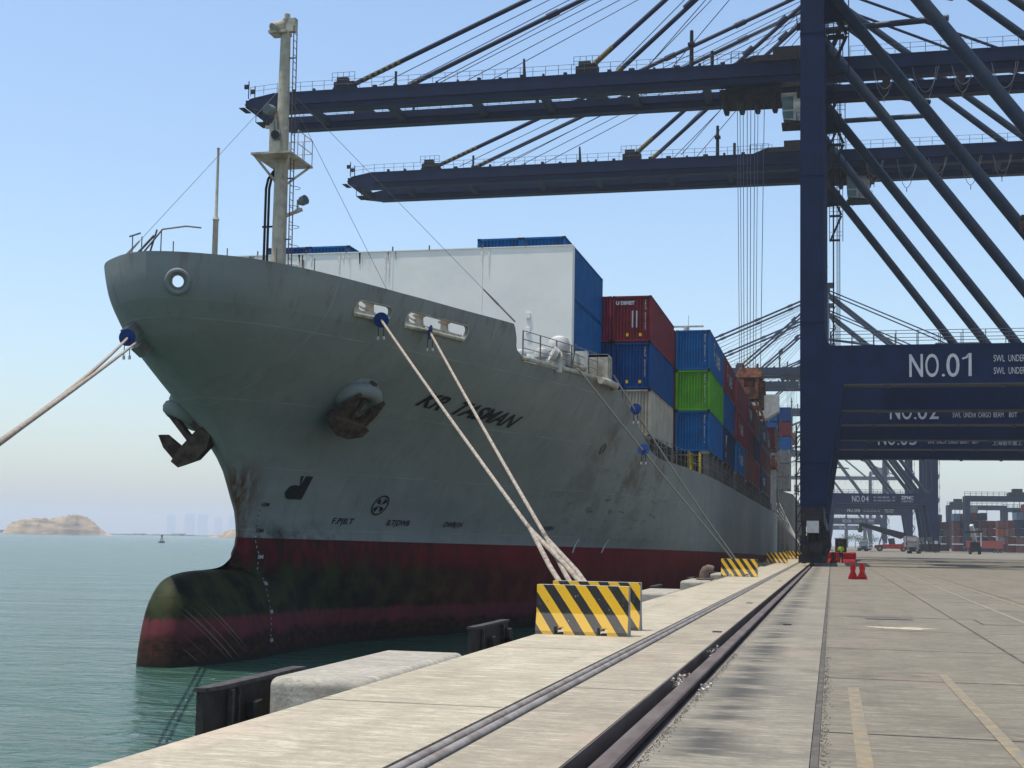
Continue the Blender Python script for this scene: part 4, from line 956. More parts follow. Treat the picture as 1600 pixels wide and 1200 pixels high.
    for x in (-68.8, -62, -52, -41.5, -33, -22.5, -14): arch('boom_crosstie', MB().box(x-.4, x+.4, GY[0]+1.16, GY[1]-.01, GZ0+.2, GZ0+.95), N, t)
    arch('boom_end_beam', MB().box(-70.2, -69.2, GY[0]+.1, GY[1]+1.1, GZ1-1.6, GZ1-.7), N, t)
    GZ1 = 55.6
    g = MB()
    for x in (-69.7, ): 
        for y in (7.8, 9.6, 14.4, 16.4): g.tube((x, y, GZ1-.6), (x, y, GZ1+1.6), .07, 6); g.cbox((x-.3, y, GZ1+.9), (.5, .3, .5))
        g.box(-71.0, -70.3, 8, 10, GZ1-1.7, GZ1-1.6); g.box(-68.9, -67.6, 8.4, 10.6, GZ0-1.1, GZ0-1.0)
        for y in (8.4, 10.6): g.tube((-68.9, y, GZ0-1.0), (-68.9, y, GZ0), .05, 5); g.tube((-67.6, y, GZ0-1.0), (-67.6, y, GZ0), .05, 5)
    arch('boom_tip_platform', g, M['machine'], t)
    for x in (6, 14, 22, 30, 38, 46, 49.5): arch('girder_crosstie', MB().box(x-.4, x+.4, GY[0]+1.16, GY[1]-.01, GZ0+.2, GZ0+.95), N, t)
    for x in (-2.3, 28.4): arch('support_beam', MB().box(x, x+1.6, 1.71, 20.49, 57.01, 59.2), N, t)
    # tower, apex and stays
    for y0, y1 in ((.85, 9.2), (21.35, 15.0)):
        arch('tower_leg', MB().bar((-1.5, y0, 56.9), (-1.4, y1, 79.6), 1.1, 1.2), N, t)
        arch('back_brace', MB().tube((-.9, y1, 78.2), (25.6, 8.6 if y1 < 12 else 15.8, 55.7), .46, 16), M['tube'], t, 40)
        arch('strut', MB().tube((-1, (y0*3+y1)/4, 63.2), (13.0, y1 if y1 < 12 else y1, 61.9), .36, 14), M['tube'], t, 40)
        yy = 8.6 if y1 < 12 else 15.8
        for xa, za in ((-56.2, 56.3), (-27.3, 56.4)):
            g = MB().tube((xa, yy, za), (-1.6, y1, 79.3 if xa < -40 else 78.8), .30, 8)
            st = arch('fore_stay', g, N, t, 40)
            d_ = Vector((-1.6, y1, 79.3))-Vector((xa, yy, za))
            g = MB()
            for k in (.42, .62, .8): q = Vector((xa, yy, za))+d_*k; g.tube(q-d_.normalized()*.8, q+d_.normalized()*.8, .42, 8)
            arch('stay_joint', g, N, st, 40)
            g = MB()
            for k in range(7): q = Vector((xa, yy, za))+d_*(.02+.013*k if xa < -40 else .02+.012*k); g.tube(q, q+d_.normalized()*.35, .33, 8)
            arch('warning_stripe', g, M['dullyellow'], st, 40)
            g = MB()
            for k in range(3 if xa < -40 else 2): g.tube((xa+3+3.6*k, yy+.4, za-.2), (-1.6, y1+.5*k, 78.5-.5*k), .055, 4, caps=False)
            arch('stay_rope', g, M['wire'], st)
        arch('back_stay', MB().tube((-1.2, y1, 79.4), (49, yy, 56.2), .2, 8), N, t, 40)
    arch('apex_head', MB().box(-2.4, -.5, 8.4, 15.8, 79.2, 81.2).box(-2.2, .8, 7.6, 16.6, 81.2, 81.35).tube((-1.5, 12, 81.3), (-1.5, 12, 83.4), .1, 6).tube((-2.2, 9, 81.3), (-2.2, 9, 82.6), .08, 5), N, t)
    g = MB()
    [g.tube((x, 22.6, 17), (x, 22.6, 56), .045, 5) for x in (.2, .75)]; stair(g, -.3, 20.9, 46, 57, 3.6); stair(g, -.6, 15.2, 58, 79, 3.5)
    for z in (46, 49.5, 53, 57): g.box(-3.6, -2.45, 1, 3.0, z, z+.08); rails(g, (-3.6, 1, z), (-3.6, 3, z), 1)
    arch('stair', g, M['machine'], t)
    g = MB()
    for x in (-3.15, -2.62):
        for y in (18.2, 19.6): g.tube((x, y, .4), (x, y, 12.5), .06, 5)
    for k in range(9): g.box(-3.25, -2.45, 18.2, 19.6, 1+1.35*k, 1.06+1.35*k); g.bar((-3.15, 18.2, 1+1.35*k), (-2.62, 19.6, 2.35+1.35*k), .06, .06)
    arch('access_ladder', g, M['machine'], t)
    g = MB(); stair(g, 30.1, 20.8, 5, 55, 3.6); arch('stair', g, M['machine'], t)
    g = MB().box(30.5, 43, 9.5, 15, 57.2, 62.4).box(30.2, 43.3, 9.2, 15.3, 62.4, 62.6).box(29.5, 44, 8.4, 16, 57.0, 57.18); mh = arch('machinery_house', g, M['greypaint'], t)
    g = MB(); rails(g, (29.5, 8.4, 57.18), (44, 8.4, 57.18)); arch('house_railing', g, M['rail_paint'], mh)
    g = MB()
    for k in range(11):
        xa = 4.5+4.1*k; wd_, dp = (2.5, 4.0) if k % 2 else (2.2, 3.1)
        for yy, q in ((GY[0]-.3, 1), (GY[0]-.35, .72)):
            pts = [(xa+wd_*i/10*(1 if q == 1 else 1.1), yy, GZ0+.6-dp*q*math.sin(math.pi*i/10)**.75) for i in range(11)]; g.path(pts, .045, 4)
        g.tube((xa+wd_/2, GY[0]-.3, GZ0+.6-dp), (xa+wd_/2, GY[0]-.3, GZ0-dp), .05, 4)
    arch('festoon_cable', g, M['wire'], t)
    return t
M['peach'] = mat('sunfaded_orange', (.40, .17, .09), .7, col2=(.14, .05, .03), vscale=1.6, lo=.4, hi=.62)
def add_trolley(t, xt, zs, cabdx, spreader=True):
    """trolley with cab; spreader block hanging on its ropes"""
    g = MB().box(xt-3.4, xt+3.4, GY[0]+1.3, GY[1]-.1, 52.4, 53.1).box(xt-2.8, xt+1.2, 9.6, 14.8, 53.1, 54.0)
    for x in (-3, -1.2, .6, 2.6): g.box(xt+x-.2, xt+x+.25, GY[0]+1.2, GY[1], 51.9, 52.45); g.tube((xt+x, 9.5, 52.2), (xt+x, 15, 52.2), .35, 8)
    rails(g, (xt-3.4, GY[0]+1.3, 53.1), (xt+3.4, GY[0]+1.3, 53.1)); tr = arch('trolley', g, M['machine'], t)
    cx = xt+cabdx
    g = MB().prism([(cx-1.3, 49.5), (cx+1.6, 49.1), (cx+1.6, 52.4), (cx-1.5, 52.4)], 10.0, 12.6); g.box(cx-1.6, cx+1.7, 9.9, 12.7, 52.4, 52.5); cb = arch('operator_cab', g, M['white'], tr)
    g = MB().add([(cx-1.43, 9.98, 50.6), (cx-.2, 9.98, 50.6), (cx-.2, 9.98, 52.1), (cx-1.5, 9.98, 52.1)], [(0, 1, 2, 3)]); g.add([(cx-1.40, 10.1, 50), (cx-1.40, 12.5, 50), (cx-1.49, 12.5, 52.1), (cx-1.49, 10.1, 52.1)], [(0, 1, 2, 3)]); g.add([(cx-1.3, 9.98, 49.6), (cx-.2, 9.98, 49.5), (cx-.2, 9.98, 50.4), (cx-1.4, 9.98, 50.4)], [(0, 1, 2, 3)])
    arch('cab_window', g, M['cabglass'], cb, fix=False)
    g = MB(); g.path([(cx-1, 9.9, 49.4), (cx-.9, 9.9, 48.4), (cx-.7, 9.9, 48.1), (cx-.5, 9.9, 48.6), (cx-.4, 9.9, 49.3)], .05, 4); g.box(cx-1.5, cx+1.9, 9.8, 12.8, 48.95, 49.05); rails(g, (cx+.2, 9.8, 49.05), (cx+1.9, 9.8, 49.05), .8); arch('cab_platform', g, M['machine'], cb)
    if not spreader: return
    g = MB(); top = 52.2
    for a in (-1.5, -1.2, -.85, -.4, .0, .45, .8, 1.5):
        g.tube((xt+a, 11.2+a*.4, top), (xt+a*.75, 11.6+a*.2, zs+3.6), .04, 4, caps=False); 
    arch('hoist_rope', g, M['wire'], tr)
    y = 12.2
    g = MB().prism([(xt-1.3, zs+4.6), (xt+1.3, zs+4.6), (xt+1.5, zs+4.9), (xt+1.1, zs+5.7), (xt-1.1, zs+5.7), (xt-1.5, zs+4.9)], y-2.0, y+2.0); g.box(xt-1.0, xt-.6, y-1.6, y-1.2, zs+3.4, zs+4.6).box(xt+.6, xt+1.0, y-1.6, y-1.2, zs+3.4, zs+4.6)
    hb = arch('head_block', g, M['peach'], tr)
    g = MB()
    for a in (-.8, .8): g.tube((xt+a-.1, y, zs+5.8), (xt+a+.1, y, zs+5.8), .6, 16)
    arch('sheave', g, M['rustorange'], hb, 40)
    g = MB().box(xt-1.25, xt+1.0, y-1.9, y+1.9, zs+2.2, zs+3.5).box(xt-.8, xt+1.7, y-1.2, y+1.2, zs+2.9, zs+4.3).box(xt+1.0, xt+1.5, y-1.5, y+1.5, zs+1.2, zs+3.2).box(xt-.45, xt+.45, y-6, y+6, zs+.5, zs+1.2)
    for a in (-6.1, 5.7): g.box(xt-1.2, xt+1.2, y+a, y+a+.4, zs+.55, zs+1.0)
    for a in (-6.1, 5.8):
        for b in (-1.3, 1.1): g.box(xt+b, xt+b+.2, y+a, y+a+.3, zs-.5, zs+.7)
    for a in (-1.2, 1.2): g.tube((xt+a*.8, y-1.5, zs+1.0), (xt+a*.5, y-1.5, zs+2.4), .14, 6)
    g.bar((xt-.9, y-2, zs+1.3), (xt+1.3, y-2, zs+.9), .25, .25); g.bar((xt+1.2, y-2.2, zs+1.1), (xt+1.7, y-2.2, zs-.3), .25, .25)
    arch('spreader', g, M['rustorange'], hb)
def fit_text(mb, txt, x0, x1, z0, z1, y, bold=0):
    vs, fs = text_mesh(txt, 1, bold=bold); ax = [a for a, b in vs]; bz = [b for a, b in vs]
    
    if txt == '1': w_ = x1-x0; mb.add([(x1-w_*.34, y, z0), (x1, y, z0), (x1, y, z1), (x1-w_*.30, y, z1)], [(0, 1, 2, 3)]); mb.add([(x0, y, z0+(z1-z0)*.72), (x1-w_*.34, y, z0+(z1-z0)*.80), (x1-w_*.34, y, z0+(z1-z0)*.88), (x0, y, z0+(z1-z0)*.80)], [(0, 1, 2, 3)]); mb.add([(x1-w_*.34, y, z0+(z1-z0)*.82), (x1-w_*.30, y, z1), (x1-w_*.62, y, z0+(z1-z0)*.865)], [(0, 1, 2)]); return
    kx = (x1-x0)/(max(ax)-min(ax)); kz = (z1-z0)/(max(bz)-min(0, min(bz))); mb.add([(x0+(a-min(ax))*kx, y, z0+b*kz) for a, b in vs], fs)
def crane_text(t, no, cn):
    g = MB(); fit_text(g, 'N', 5.75, 6.75, 14.52, 16.27, -.02, .012); fit_text(g, 'O', 6.92, 7.9, 14.5, 16.29, -.02, .004); fit_text(g, '.', 8.12, 8.34, 14.52, 14.72, -.02); fit_text(g, no[0], 8.45, 9.40, 14.5, 16.29, -.02, .004)
    fit_text(g, no[1], 9.6, 10.27 if no[1] == '1' else 10.5, 14.52, 16.27, -.02, .006)
    arch('number_lettering', g, M['sign_white'], t, fix=False); g = MB()
    fit_text(g, 'SWL', 11.85, 12.65, 15.6, 16.1, -.02); fit_text(g, 'UNDER', 12.9, 14.1, 15.6, 16.1, -.02); fit_text(g, 'SPREADER', 14.3, 16.3, 15.6, 16.1, -.02); fit_text(g, '65T', 17.2, 18.0, 15.6, 16.1, -.02)
    arch('load_lettering', g, M['sign_white'], t, fix=False); g = MB()
    fit_text(g, 'SWL', 11.85, 12.65, 14.66, 15.16, -.02); fit_text(g, 'UNDER', 12.9, 14.1, 14.66, 15.16, -.02); fit_text(g, 'CARGO', 14.3, 15.5, 14.66, 15.16, -.02); fit_text(g, 'BEAM', 15.75, 16.7, 14.66, 15.16, -.02); fit_text(g, '80T', 17.2, 18.0, 14.66, 15.16, -.02)
    arch('load_lettering', g, M['sign_white'], t, fix=False); g = MB()
    fit_text(g, 'ZPMC', 19.6, 23.1, 15.35, 16.35, -.02, .03); arch('maker_lettering', g, M['sign_white'], t, fix=False); g = MB(); fit_text(g, '上海振华重工', 19.6, 23.1, 14.5, 15.1, -.02)
    arch('maker_lettering', g, M['sign_white'], t, fix=False)
proto = make_crane()
cranes = [(106, '01', 17.5, 'nearest blue quay crane with NO.01 on its portal beam'), (141.5, '02', -9.0, 'blue quay crane NO.02 whose boom carries the orange spreader over the ship'), (177.5, '03', 2.5, 'blue quay crane NO.03 with its boom second and lower in the sky'),
          (408, '04', -12, 'distant blue quay crane NO.04 framed by the nearest portal'), (444, '05', -30, 'distant blue quay crane standing directly behind NO.04'), (535, '06', -8, 'distant blue quay crane NO.06 behind the legs of NO.04'), (780, '08', -20, 'far hazy blue quay crane NO.08 seen through the portal of NO.06'), (1075, '11', -15, 'farthest hazy blue quay crane NO.11 in the row')]
for i, (Y0, no, xt, lab) in enumerate(cranes):
    c_ = proto if i == 0 else copy_tree(bare)
    if i == 0: bare = copy_tree(proto)
    c_.location = (0, Y0, 0); c_['label'] = lab; crane_text(c_, no, 0)
    add_trolley(c_, xt, 15.6 if i == 1 else 30, {1: 5.0, 2: 1.0}.get(i, 3.4), spreader=(i != 2))
def kill(o):
    for ch in list(o.children): kill(ch)
    bpy.data.objects.remove(o)
kill(bare)

# crane NO.01 has its boom raised about the hinge
hinge = Vector((-3.0, 0, 54.4)); RM = Matrix.Rotation(R(80), 4, 'Y')
for ch in list(proto.children):
    if ch.name.startswith('boom'): ch.matrix_basis = Matrix.Translation(hinge) @ RM @ Matrix.Translation(-hinge)
    elif ch.name.startswith('fore_stay'): kill(ch)
# ---------------------------------------------------------------- quay furniture
def stripes_mat():
    m = bpy.data.materials.new('hazard_stripes'); m.use_nodes = True; n = m.node_tree.nodes; L = m.node_tree.links; p = n['Principled BSDF']; p.inputs['Roughness'].default_value = .6
    tc = n.new('ShaderNodeTexCoord'); sp = n.new('ShaderNodeSeparateXYZ'); L.new(tc.outputs['Object'], sp.inputs[0])
    def mt(op, a, b=None, c=None):
        q = n.new('ShaderNodeMath'); q.operation = op
        for i, v in enumerate((a, b, c)):
            if v is None: continue
            if isinstance(v, (int, float)): q.inputs[i].default_value = v
            else: L.new(v, q.inputs[i])
        return q.outputs[0]
    no = n.new('ShaderNodeTexNoise'); no.inputs['Scale'].default_value = 9; no.inputs['Detail'].default_value = 8; L.new(tc.outputs['Object'], no.inputs[0])
    v = mt('FRACT', mt('DIVIDE', mt('ADD', mt('MULTIPLY_ADD', sp.outputs[2], .70, sp.outputs[0]), mt('MULTIPLY_ADD', no.outputs[0], .012, 10.09)), .372))
    st = mt('GREATER_THAN', v, .5)
    def mx(a, b, f):
        x = n.new('ShaderNodeMix'); x.data_type = 'RGBA'
        for i, c in ((6, a), (7, b)):
            if isinstance(c, tuple): x.inputs[i].default_value = (*c, 1)
            else: L.new(c, x.inputs[i])
        L.new(f, x.inputs[0]); return x.outputs[2]
    def rg(v_, a, b, o=1):
        r = n.new('ShaderNodeMapRange'); L.new(v_, r.inputs[0]); r.inputs[1].default_value = a; r.inputs[2].default_value = b; r.inputs[4].default_value = o; return r.outputs[0]
    dirt = rg(no.outputs[0], .55, .8, .45); c = mx((.010, .009, .008), (.80, .45, .006), st); c = mx(c, (.40, .36, .29), mt('MULTIPLY', dirt, .2))
    n2 = n.new('ShaderNodeTexNoise'); n2.inputs['Scale'].default_value = 22; n2.inputs['Detail'].default_value = 6; L.new(tc.outputs['Object'], n2.inputs[0]); c = mx(c, (.30, .28, .24), rg(n2.outputs[0], .66, .72))
    # settled dust, plus sunlit brightness of the sloping foot painted into the colour
    c = mx(c, (.38, .34, .27), rg(sp.outputs[2], .37, .34, .20)); L.new(c, p.inputs['Base Color']); return m
M['stripes'] = stripes_mat(); M['barrier'] = mat('barrier_concrete', (.40, .385, .34), .9, col2=(.28, .27, .24), vscale=5, bump=.4, bscale=30)
def make_barrier(ln, h=.84):
    prof = [(-.20, 0), (-.20, .06), (-.115, .36), (-.10, h), (.10, h), (.115, .36), (.20, .06), (.20, 0)]
    xs = [0, .20*ln, .31*ln, .67*ln, .78*ln, ln]; g = MB()
    for i, (a, b) in enumerate(zip(xs, xs[1:])):
        P = prof if i % 2 == 0 else [(-.178, .135)]+prof[2:6]+[(.178, .135)]
        n_ = len(P); vs = [(a, y, z) for y, z in P]+[(b, y, z) for y, z in P]
        for k in range(n_-1):
            y0, y1 = P[k][0], P[k+1][0]; fr_ = y0 < 0 and y1 < 0
            g.add([vs[k], vs[k+1], vs[n_+k+1], vs[n_+k]], [(0, 1, 2, 3)], 1 if fr_ else 0)
        g.add([vs[n_-1], vs[0], vs[n_], vs[2*n_-1]], [(0, 1, 2, 3)], 0)
    n_ = len(prof)
    g.add([(0, y, z) for y, z in prof], [tuple(range(n_))]); g.add([(ln, y, z) for y, z in prof], [tuple(range(n_-1, -1, -1))])
    for a in xs[1:5]: g.add([(a, y, z) for y, z in ((-.20, 0), (-.20, .06), (-.178, .135), (.178, .135), (.20, .06), (.20, 0))], [(0, 1, 2, 3, 4, 5)])
    return g
def barrier(x, y, ln, lab, rz=0, dark=True, h=.84):
    t = thing('jersey_barrier', lab, 'barrier', (x, y, 0), rz, 'striped concrete barriers on the quay edge')
    make_barrier(ln, h).build('block', [M['barrier'], M['stripes']], t, fix=False)
    g = MB()
    for a in (.22, .69): g.box(a*ln+.02, a*ln+.10, -.1, .1, 0, .03); g.tube((a*ln+.02, -.16, .09), (a*ln+.1, -.15, .10), .02, 6)
    g.build('anchor_iron', M['rust'], t)
barrier(-4.94, 22.85, 1.59, 'yellow and black striped concrete barrier nearest the camera at the foot of the ropes')
barrier(-5.0, 24.5, 1.62, 'yellow and black striped concrete barrier directly behind the nearest one', h=.86)
barrier(-5.27, 66.6, 1.76, 'yellow and black striped concrete barrier right of the rusty bollard', .01, h=.86)
barrier(-5.42, 117, 1.75, 'small distant striped barrier behind the one by the rusty bollard', h=.9)
barrier(-5.3, 152, 1.6, 'far striped barrier left in the pair beside the crane leg', h=.9)
barrier(-4.0, 160, 1.5, 'far striped barrier touching the base of the crane leg', .1, h=.9)
def bollard(x, y, lab, sc=1, rz=0):
    t = thing('mooring_bollard', lab, 'bollard', (x, y, .02), rz, 'mooring bollards on the quay'); t.scale = (sc, sc, sc)
    MB().lathe([(.40, 0), (.41, .05), (.36, .07)], n=24).build('base_plate', M['bollard'], t, 35)
    g = MB(); g.path([(-.04, 0, .03), (-.05, 0, .15), (-.03, 0, .30), (.03, 0, .42), (.14, 0, .47), (.30, 0, .46), (.36, 0, .44)], lambda f: .22-.05*f if f < .8 else .17-.22*(f-.8), 18); g.build('horn', M['bollard'], t, 50)
    g = MB()
    for k in range(8): a = k*math.pi/4; g.lathe([(.035, .05), (.035, .09)], (math.cos(a)*.34, math.sin(a)*.34, 0), 6)
    g.build('bolt', M['rust'], t)
bollard(-5.35, 58.9, 'rusty mooring bollard with a hooked head on the quay edge')
bollard(-4.62, 25.75, 'mooring bollard behind the two nearest striped barriers, ropes looped over it')
bollard(-4.5, 69.2, 'mooring bollard hidden behind the barrier where the thin mooring lines end')
bollard(-4.3, 2.75, 'mooring bollard at the near left where the bow lines lead')
def bevel_box(x0, x1, y0, y1, z0, z1, r, name, m, par=None):
    import bmesh
    bm = bmesh.new(); bmesh.ops.create_cube(bm, size=1)
    for v in bm.verts: v.co = ((x0+x1)/2+v.co.x*(x1-x0), (y0+y1)/2+v.co.y*(y1-y0), (z0+z1)/2+v.co.z*(z1-z0))
    bmesh.ops.bevel(bm, geom=[e for e in bm.edges if not (e.verts[0].co.z < z1-.01 and e.verts[1].co.z < z1-.01 and abs(e.verts[0].co.z-e.verts[1].co.z) < .01)], offset=r, segments=6, profile=.5, affect='EDGES')
    me = bpy.data.meshes.new(name); bm.to_mesh(me); bm.free(); me.materials.append(m); me.polygons.foreach_set('use_smooth', [True]*len(me.polygons)); me.set_sharp_from_angle(angle=R(50))
    o = bpy.data.objects.new(name, me); COL.objects.link(o)
    if par: o.parent = par
    return o
for k in range(9):
    y = 14.35+14.2*k
    where = ('nearest one, beside the big dark fender', 'half hidden behind the nearest striped barrier', 'behind the two striped barriers', 'the one carrying the rusty bollard', 'just past the rusty bollard', 'sixth along the quay edge', 'seventh along the quay edge', 'eighth along the quay edge', 'ninth along the quay edge')[k]
    o = bevel_box(-6.22, -5.02 if k else -5.025, y, y+4.1, -3.6, .003, .11, 'mooring_platform', M['edge']); tag(o, 'rounded concrete block jutting out from the quay edge, '+where, 'concrete block', 'concrete blocks along the quay edge')
fy = [13.42, 24.5, 38, 50.4, 63.5, 76.5, 89, 102, 115]
for k, y in enumerate(fy):
    lab = ('large black steel fender panel nearest the camera at the quay edge', 'black steel fender panel left of the striped barriers', 'black fender panel hidden behind the striped barriers', 'black fender panel just right of the second striped barrier', 'black fender panel left of the rusty bollard', 'black fender panel beyond the rusty bollard', 'small far fender panel seventh along the quay', 'small far fender panel eighth along the quay', 'small far fender panel ninth along the quay')[k]
    t = thing('quay_fender', lab, 'fender', (-6.50, y, 0), 0, 'fender panels along the quay edge'); ln = 2.7
    pn_ = MB().prism([(0, .34), (0, ln), (-.13, ln), (-.13, .0), (-.04, 0)], -2.3, -.09, 'Z').build('panel', M['rubber'], t)
    g = MB(); g.prism([(.03, .34), (.03, ln), (-.15, ln), (-.15, -.02), (-.02, -.02)], -.088, -.045, 'Z').box(.002, .06, .50, .55, -2.3, -.112).box(.002, .03, .74, .77, -2.3, -.112).box(.002, .06, ln-.62, ln-.57, -2.3, -.112); g.build('edge_bars', mat('fender_edge_steel', (.07, .062, .056), .6, col2=(.03, .024, .02), vscale=9) if k == 0 else bpy.data.materials['fender_edge_steel'], pn_)
    for yy, z in ((1.12, -.42), (2.45, -.34), (1.12, -1.5), (2.45, -1.5)):
        g = MB().prism([(yy-.13, z+.12), (yy+.04, z+.14), (yy+.15, z+.02), (yy+.12, z-.12), (yy-.05, z-.16), (yy-.14, z-.05)], .002, .13, 'X'); g.tube((.05, yy, z-.1), (.15, yy, z-.12), .07, 10); g.build('chain_lug', M['rubber'], pn_)
    MB().lathe([(.75, .01), (.6, .45), (.45, .9), (.6, 1.3), (.7, 1.50)], (0, ln/2, -1.3), 20, 'X').build('rubber_cone', M['black'], t, 40)
# pipes in the trench and the crane rail
pm = mat('trench_pipe', (.25, .225, .20), .6, col2=(.15, .12, .10), vscale=3, world=True, bump=.2, bscale=30)
o = MB().tube((-2.975, -20, -.028), (-2.975, 500, -.028), .042, 12).build('steel_pipe', pm, smooth=50, fix=False); tag(o, 'steel pipe in the trench on the water side', 'pipe', 'pair of steel pipes along the quay')
o = MB().tube((-2.84, -20, -.022), (-2.84, 500, -.022), .046, 12).build('steel_pipe', pm, smooth=50, fix=False); tag(o, 'steel pipe in the trench on the landward side', 'pipe', 'pair of steel pipes along the quay')
g = MB().prism([(-1.74, -.17), (-1.50, -.17), (-1.50, -.15), (-1.59, -.13), (-1.59, -.09), (-1.545, -.075), (-1.545, -.03), (-1.56, -.015), (-1.70, -.015), (-1.715, -.03), (-1.715, -.075), (-1.65, -.09), (-1.65, -.13), (-1.74, -.15)], -30, 800); o = g.build('crane_rail', M['rust'], smooth=30)
tag(o, 'long rusty steel crane rail in its groove running along the quay', 'rail')
o = MB().box(-1.874, -1.862, -30, 800, -.169, -.003).box(-1.418, -1.408, -30, 800, -.169, -.003).build('rail_edge_angle', M['rust']); tag(o, 'rusty steel edges lining both sides of the crane rail groove', 'edge angle')
rnd = random.Random(11)
for (x, y, n_, lb) in ((-1.80, 16.6, 46, 'heap of pale crumpled litter in the rail groove'), (-1.80, 21.3, 16, 'smaller bit of pale litter farther along the rail groove'), (-1.36, 15.0, 18, 'few scraps of litter right of the crane rail')):
    g = MB()
    for k in range(n_):
        c = Vector((x+rnd.uniform(-.05, .07), y+rnd.gauss(0, .35), (-.12 if x < -1.5 else .01)+rnd.uniform(0, .10 if x < -1.5 else .012))); s_ = rnd.uniform(.02, .055)
        vs = [c+Vector((rnd.uniform(-1, 1), rnd.uniform(-1, 1), rnd.uniform(-.7, .7)))*s_ for _ in range(5)]; g.add(vs, [(0, 1, 2), (0, 2, 3), (0, 3, 4), (1, 4, 2)])
    o = g.build('litter', mat('litter', (.55, .50, .45), .7, col2=(.25, .18, .14), vscale=12), fix=False); tag(o, lb, 'litter', kind='stuff')
g = MB()
for k in range(5000):
    y = rnd.uniform(6, 60) if k % 2 else rnd.uniform(6, 20); x = rnd.choice((-1.385, -1.385, -1.56, -.09))+abs(rnd.gauss(0, .035)); s_ = rnd.uniform(.003, .009); z = .002 if x > -1.4 else -.165
    if x < -1.5: x = -1.79+rnd.uniform(-.05, .05)
    c = Vector((x, y, z)); vs = [c+Vector((s_, 0, 0)), c+Vector((-s_*.6, s_, 0)), c+Vector((-s_*.5, -s_, 0)), c+Vector((0, 0, s_))]; g.add(vs, [(0, 1, 3), (1, 2, 3), (2, 0, 3)])
o = g.build('gravel', M['seal'], fix=False); tag(o, 'fine gravel and grit scattered beside the crane rail', 'gravel', kind='stuff')
g = MB()
for x, y in ((-2.1, 24.6), (-.95, 27.5), (-2.25, 37), (-2.3, 60)): g.box(x, x+.16, y, y+.22, 0, .012)
struct(g.build('floor_sockets', M['black']), 'small dark sockets set in the concrete beside the rail')
g = MB(); g.box(.72, 1.72, 30.7, 31.25, .004, .008); dr = g.build('drain_grate', M['dark']); 
g = MB()
for k in range(24): g.box(.74+.041*k, .76+.041*k, 30.73, 31.22, .009, .015)
g.build('bars', M['steel'], dr); tag(dr, 'rectangular drain grate set in the yard', 'drain grate')
g = MB()
for r_ in ((.3, 31.75, 3.1, 31.80), (3.05, 29.9, 3.10, 31.8), (3.05, 29.85, 8, 29.9)): g.add([(r_[0], r_[1], .005), (r_[2], r_[1], .005), (r_[2], r_[3], .005), (r_[0], r_[3], .005)], [(0, 1, 2, 3)])
struct(g.build('drain_outline', M['dark'], fix=False), 'dark cut line around the drain grate')
# ---------------------------------------------------------------- mooring ropes and rat guards
def rope(pts, r, lab, sag=0, m=None, group='mooring ropes of the ship', n_=28):
    P = []; pts = [Vector(p_) for p_ in pts]
    for a, b in zip(pts, pts[1:]):
        L_ = (b-a).length; k_ = n_ if L_ > 6 else 3
        for i in range(k_): f = i/k_; q = a+(b-a)*f; q.z -= sag*4*f*(1-f)*(1 if L_ > 6 else 0); P.append(q)
    P.append(pts[-1]); o = MB().path(P, r, 8).build('mooring_rope', m or M['rope'], smooth=60); tag(o, lab, 'rope', group); return o
def rat_guard(a, b, f, lab, tilt=(0, 0, 0), r=.28):
    a, b = Vector(a), Vector(b); P = a+(b-a)*f; d = (b-a).normalized()
    if tilt != (0, 0, 0): d = (d+Vector(tilt)).normalized()
    t = thing('rat_guard', lab, 'rat guard', P, 0, 'blue rat guard discs on the mooring ropes')
    MB().tube(-d*.012, d*.012, r, 28).tube(d*.012, d*.06, .09, 12).build('disc', M['bluedisc'], t, 40)
    g = MB()
    for s_ in (-.09, .10): g.tube((s_, 0, -r*.8), (s_*1.1, 0, -r-.32), .014, 6)
    g.build('cord', M['black'], t)
    g = MB()
    for s_ in (-.099, .11): g.tube((s_, 0, -r-.32), (s_, 0, -r-.44), .045, 10)
    g.build('weight', M['white'], t, 40)
BOL = Vector((-4.62, 25.75, .32))
wa = hullpt(46.05, 9.60, .12)[0]; wb = hullpt(48.85, 9.56, .12)[0]
wa_in = hullpt(45.8, 9.75, -.9)[0]; wb_in = hullpt(48.7, 9.75, -.9)[0]
ka = wa+(BOL-wa)*.84; kb = wb+(BOL-wb)*.86
rope([wa_in, wa, ka], .047, 'pale mooring rope from the front opening of the bulwark, left of the pair', .05)
rope([wb_in, wb, kb], .047, 'pale mooring rope from the wide opening of the bulwark, right of the pair', .05)
for kk, off, lb in ((ka, (-.20, -.05, 0), 'left end strand of the left thick rope above the barriers'), (ka, (.28, .12, 0), 'right end strand of the left thick rope above the barriers'), (kb, (-.05, .02, .0), 'left end strand of the right thick rope above the barriers'), (kb, (.32, .10, 0), 'right end strand of the right thick rope above the barriers')):
    rope([kk+(wa-BOL).normalized()*.3, kk, kk+(BOL-kk)*.5+Vector(off)*.7, BOL+Vector(off)], .055, lb, 0, group='looped ends of the thick ropes')
for kk in (ka, kb):
    d = (wa-BOL).normalized(); pass
rat_guard(wa, BOL, .012, 'blue disc on the left thick rope below the front bulwark opening', (.1, -.3, .1))
rat_guard(wb, BOL, .012, 'blue disc seen edge-on below the wide bulwark opening', (.75, .9, .15))
fa = hullpt(40.8, 8.45, .35, -1)[0]; fb = hullpt(40.9, 8.25, .35, -1)[0]; BL = Vector((-4.3, 2.75, .3))
rope([fa, BL], .042, 'pale bow rope leading out of the left edge, upper of the two', .25); rope([fb, BL+Vector((.02, .0, -.04))], .042, 'pale bow rope leading out of the left edge, lower of the two', .05)
rat_guard(fa, BL, .030, 'blue disc on the bow ropes left of the stem', (-.2, -.5, .1))
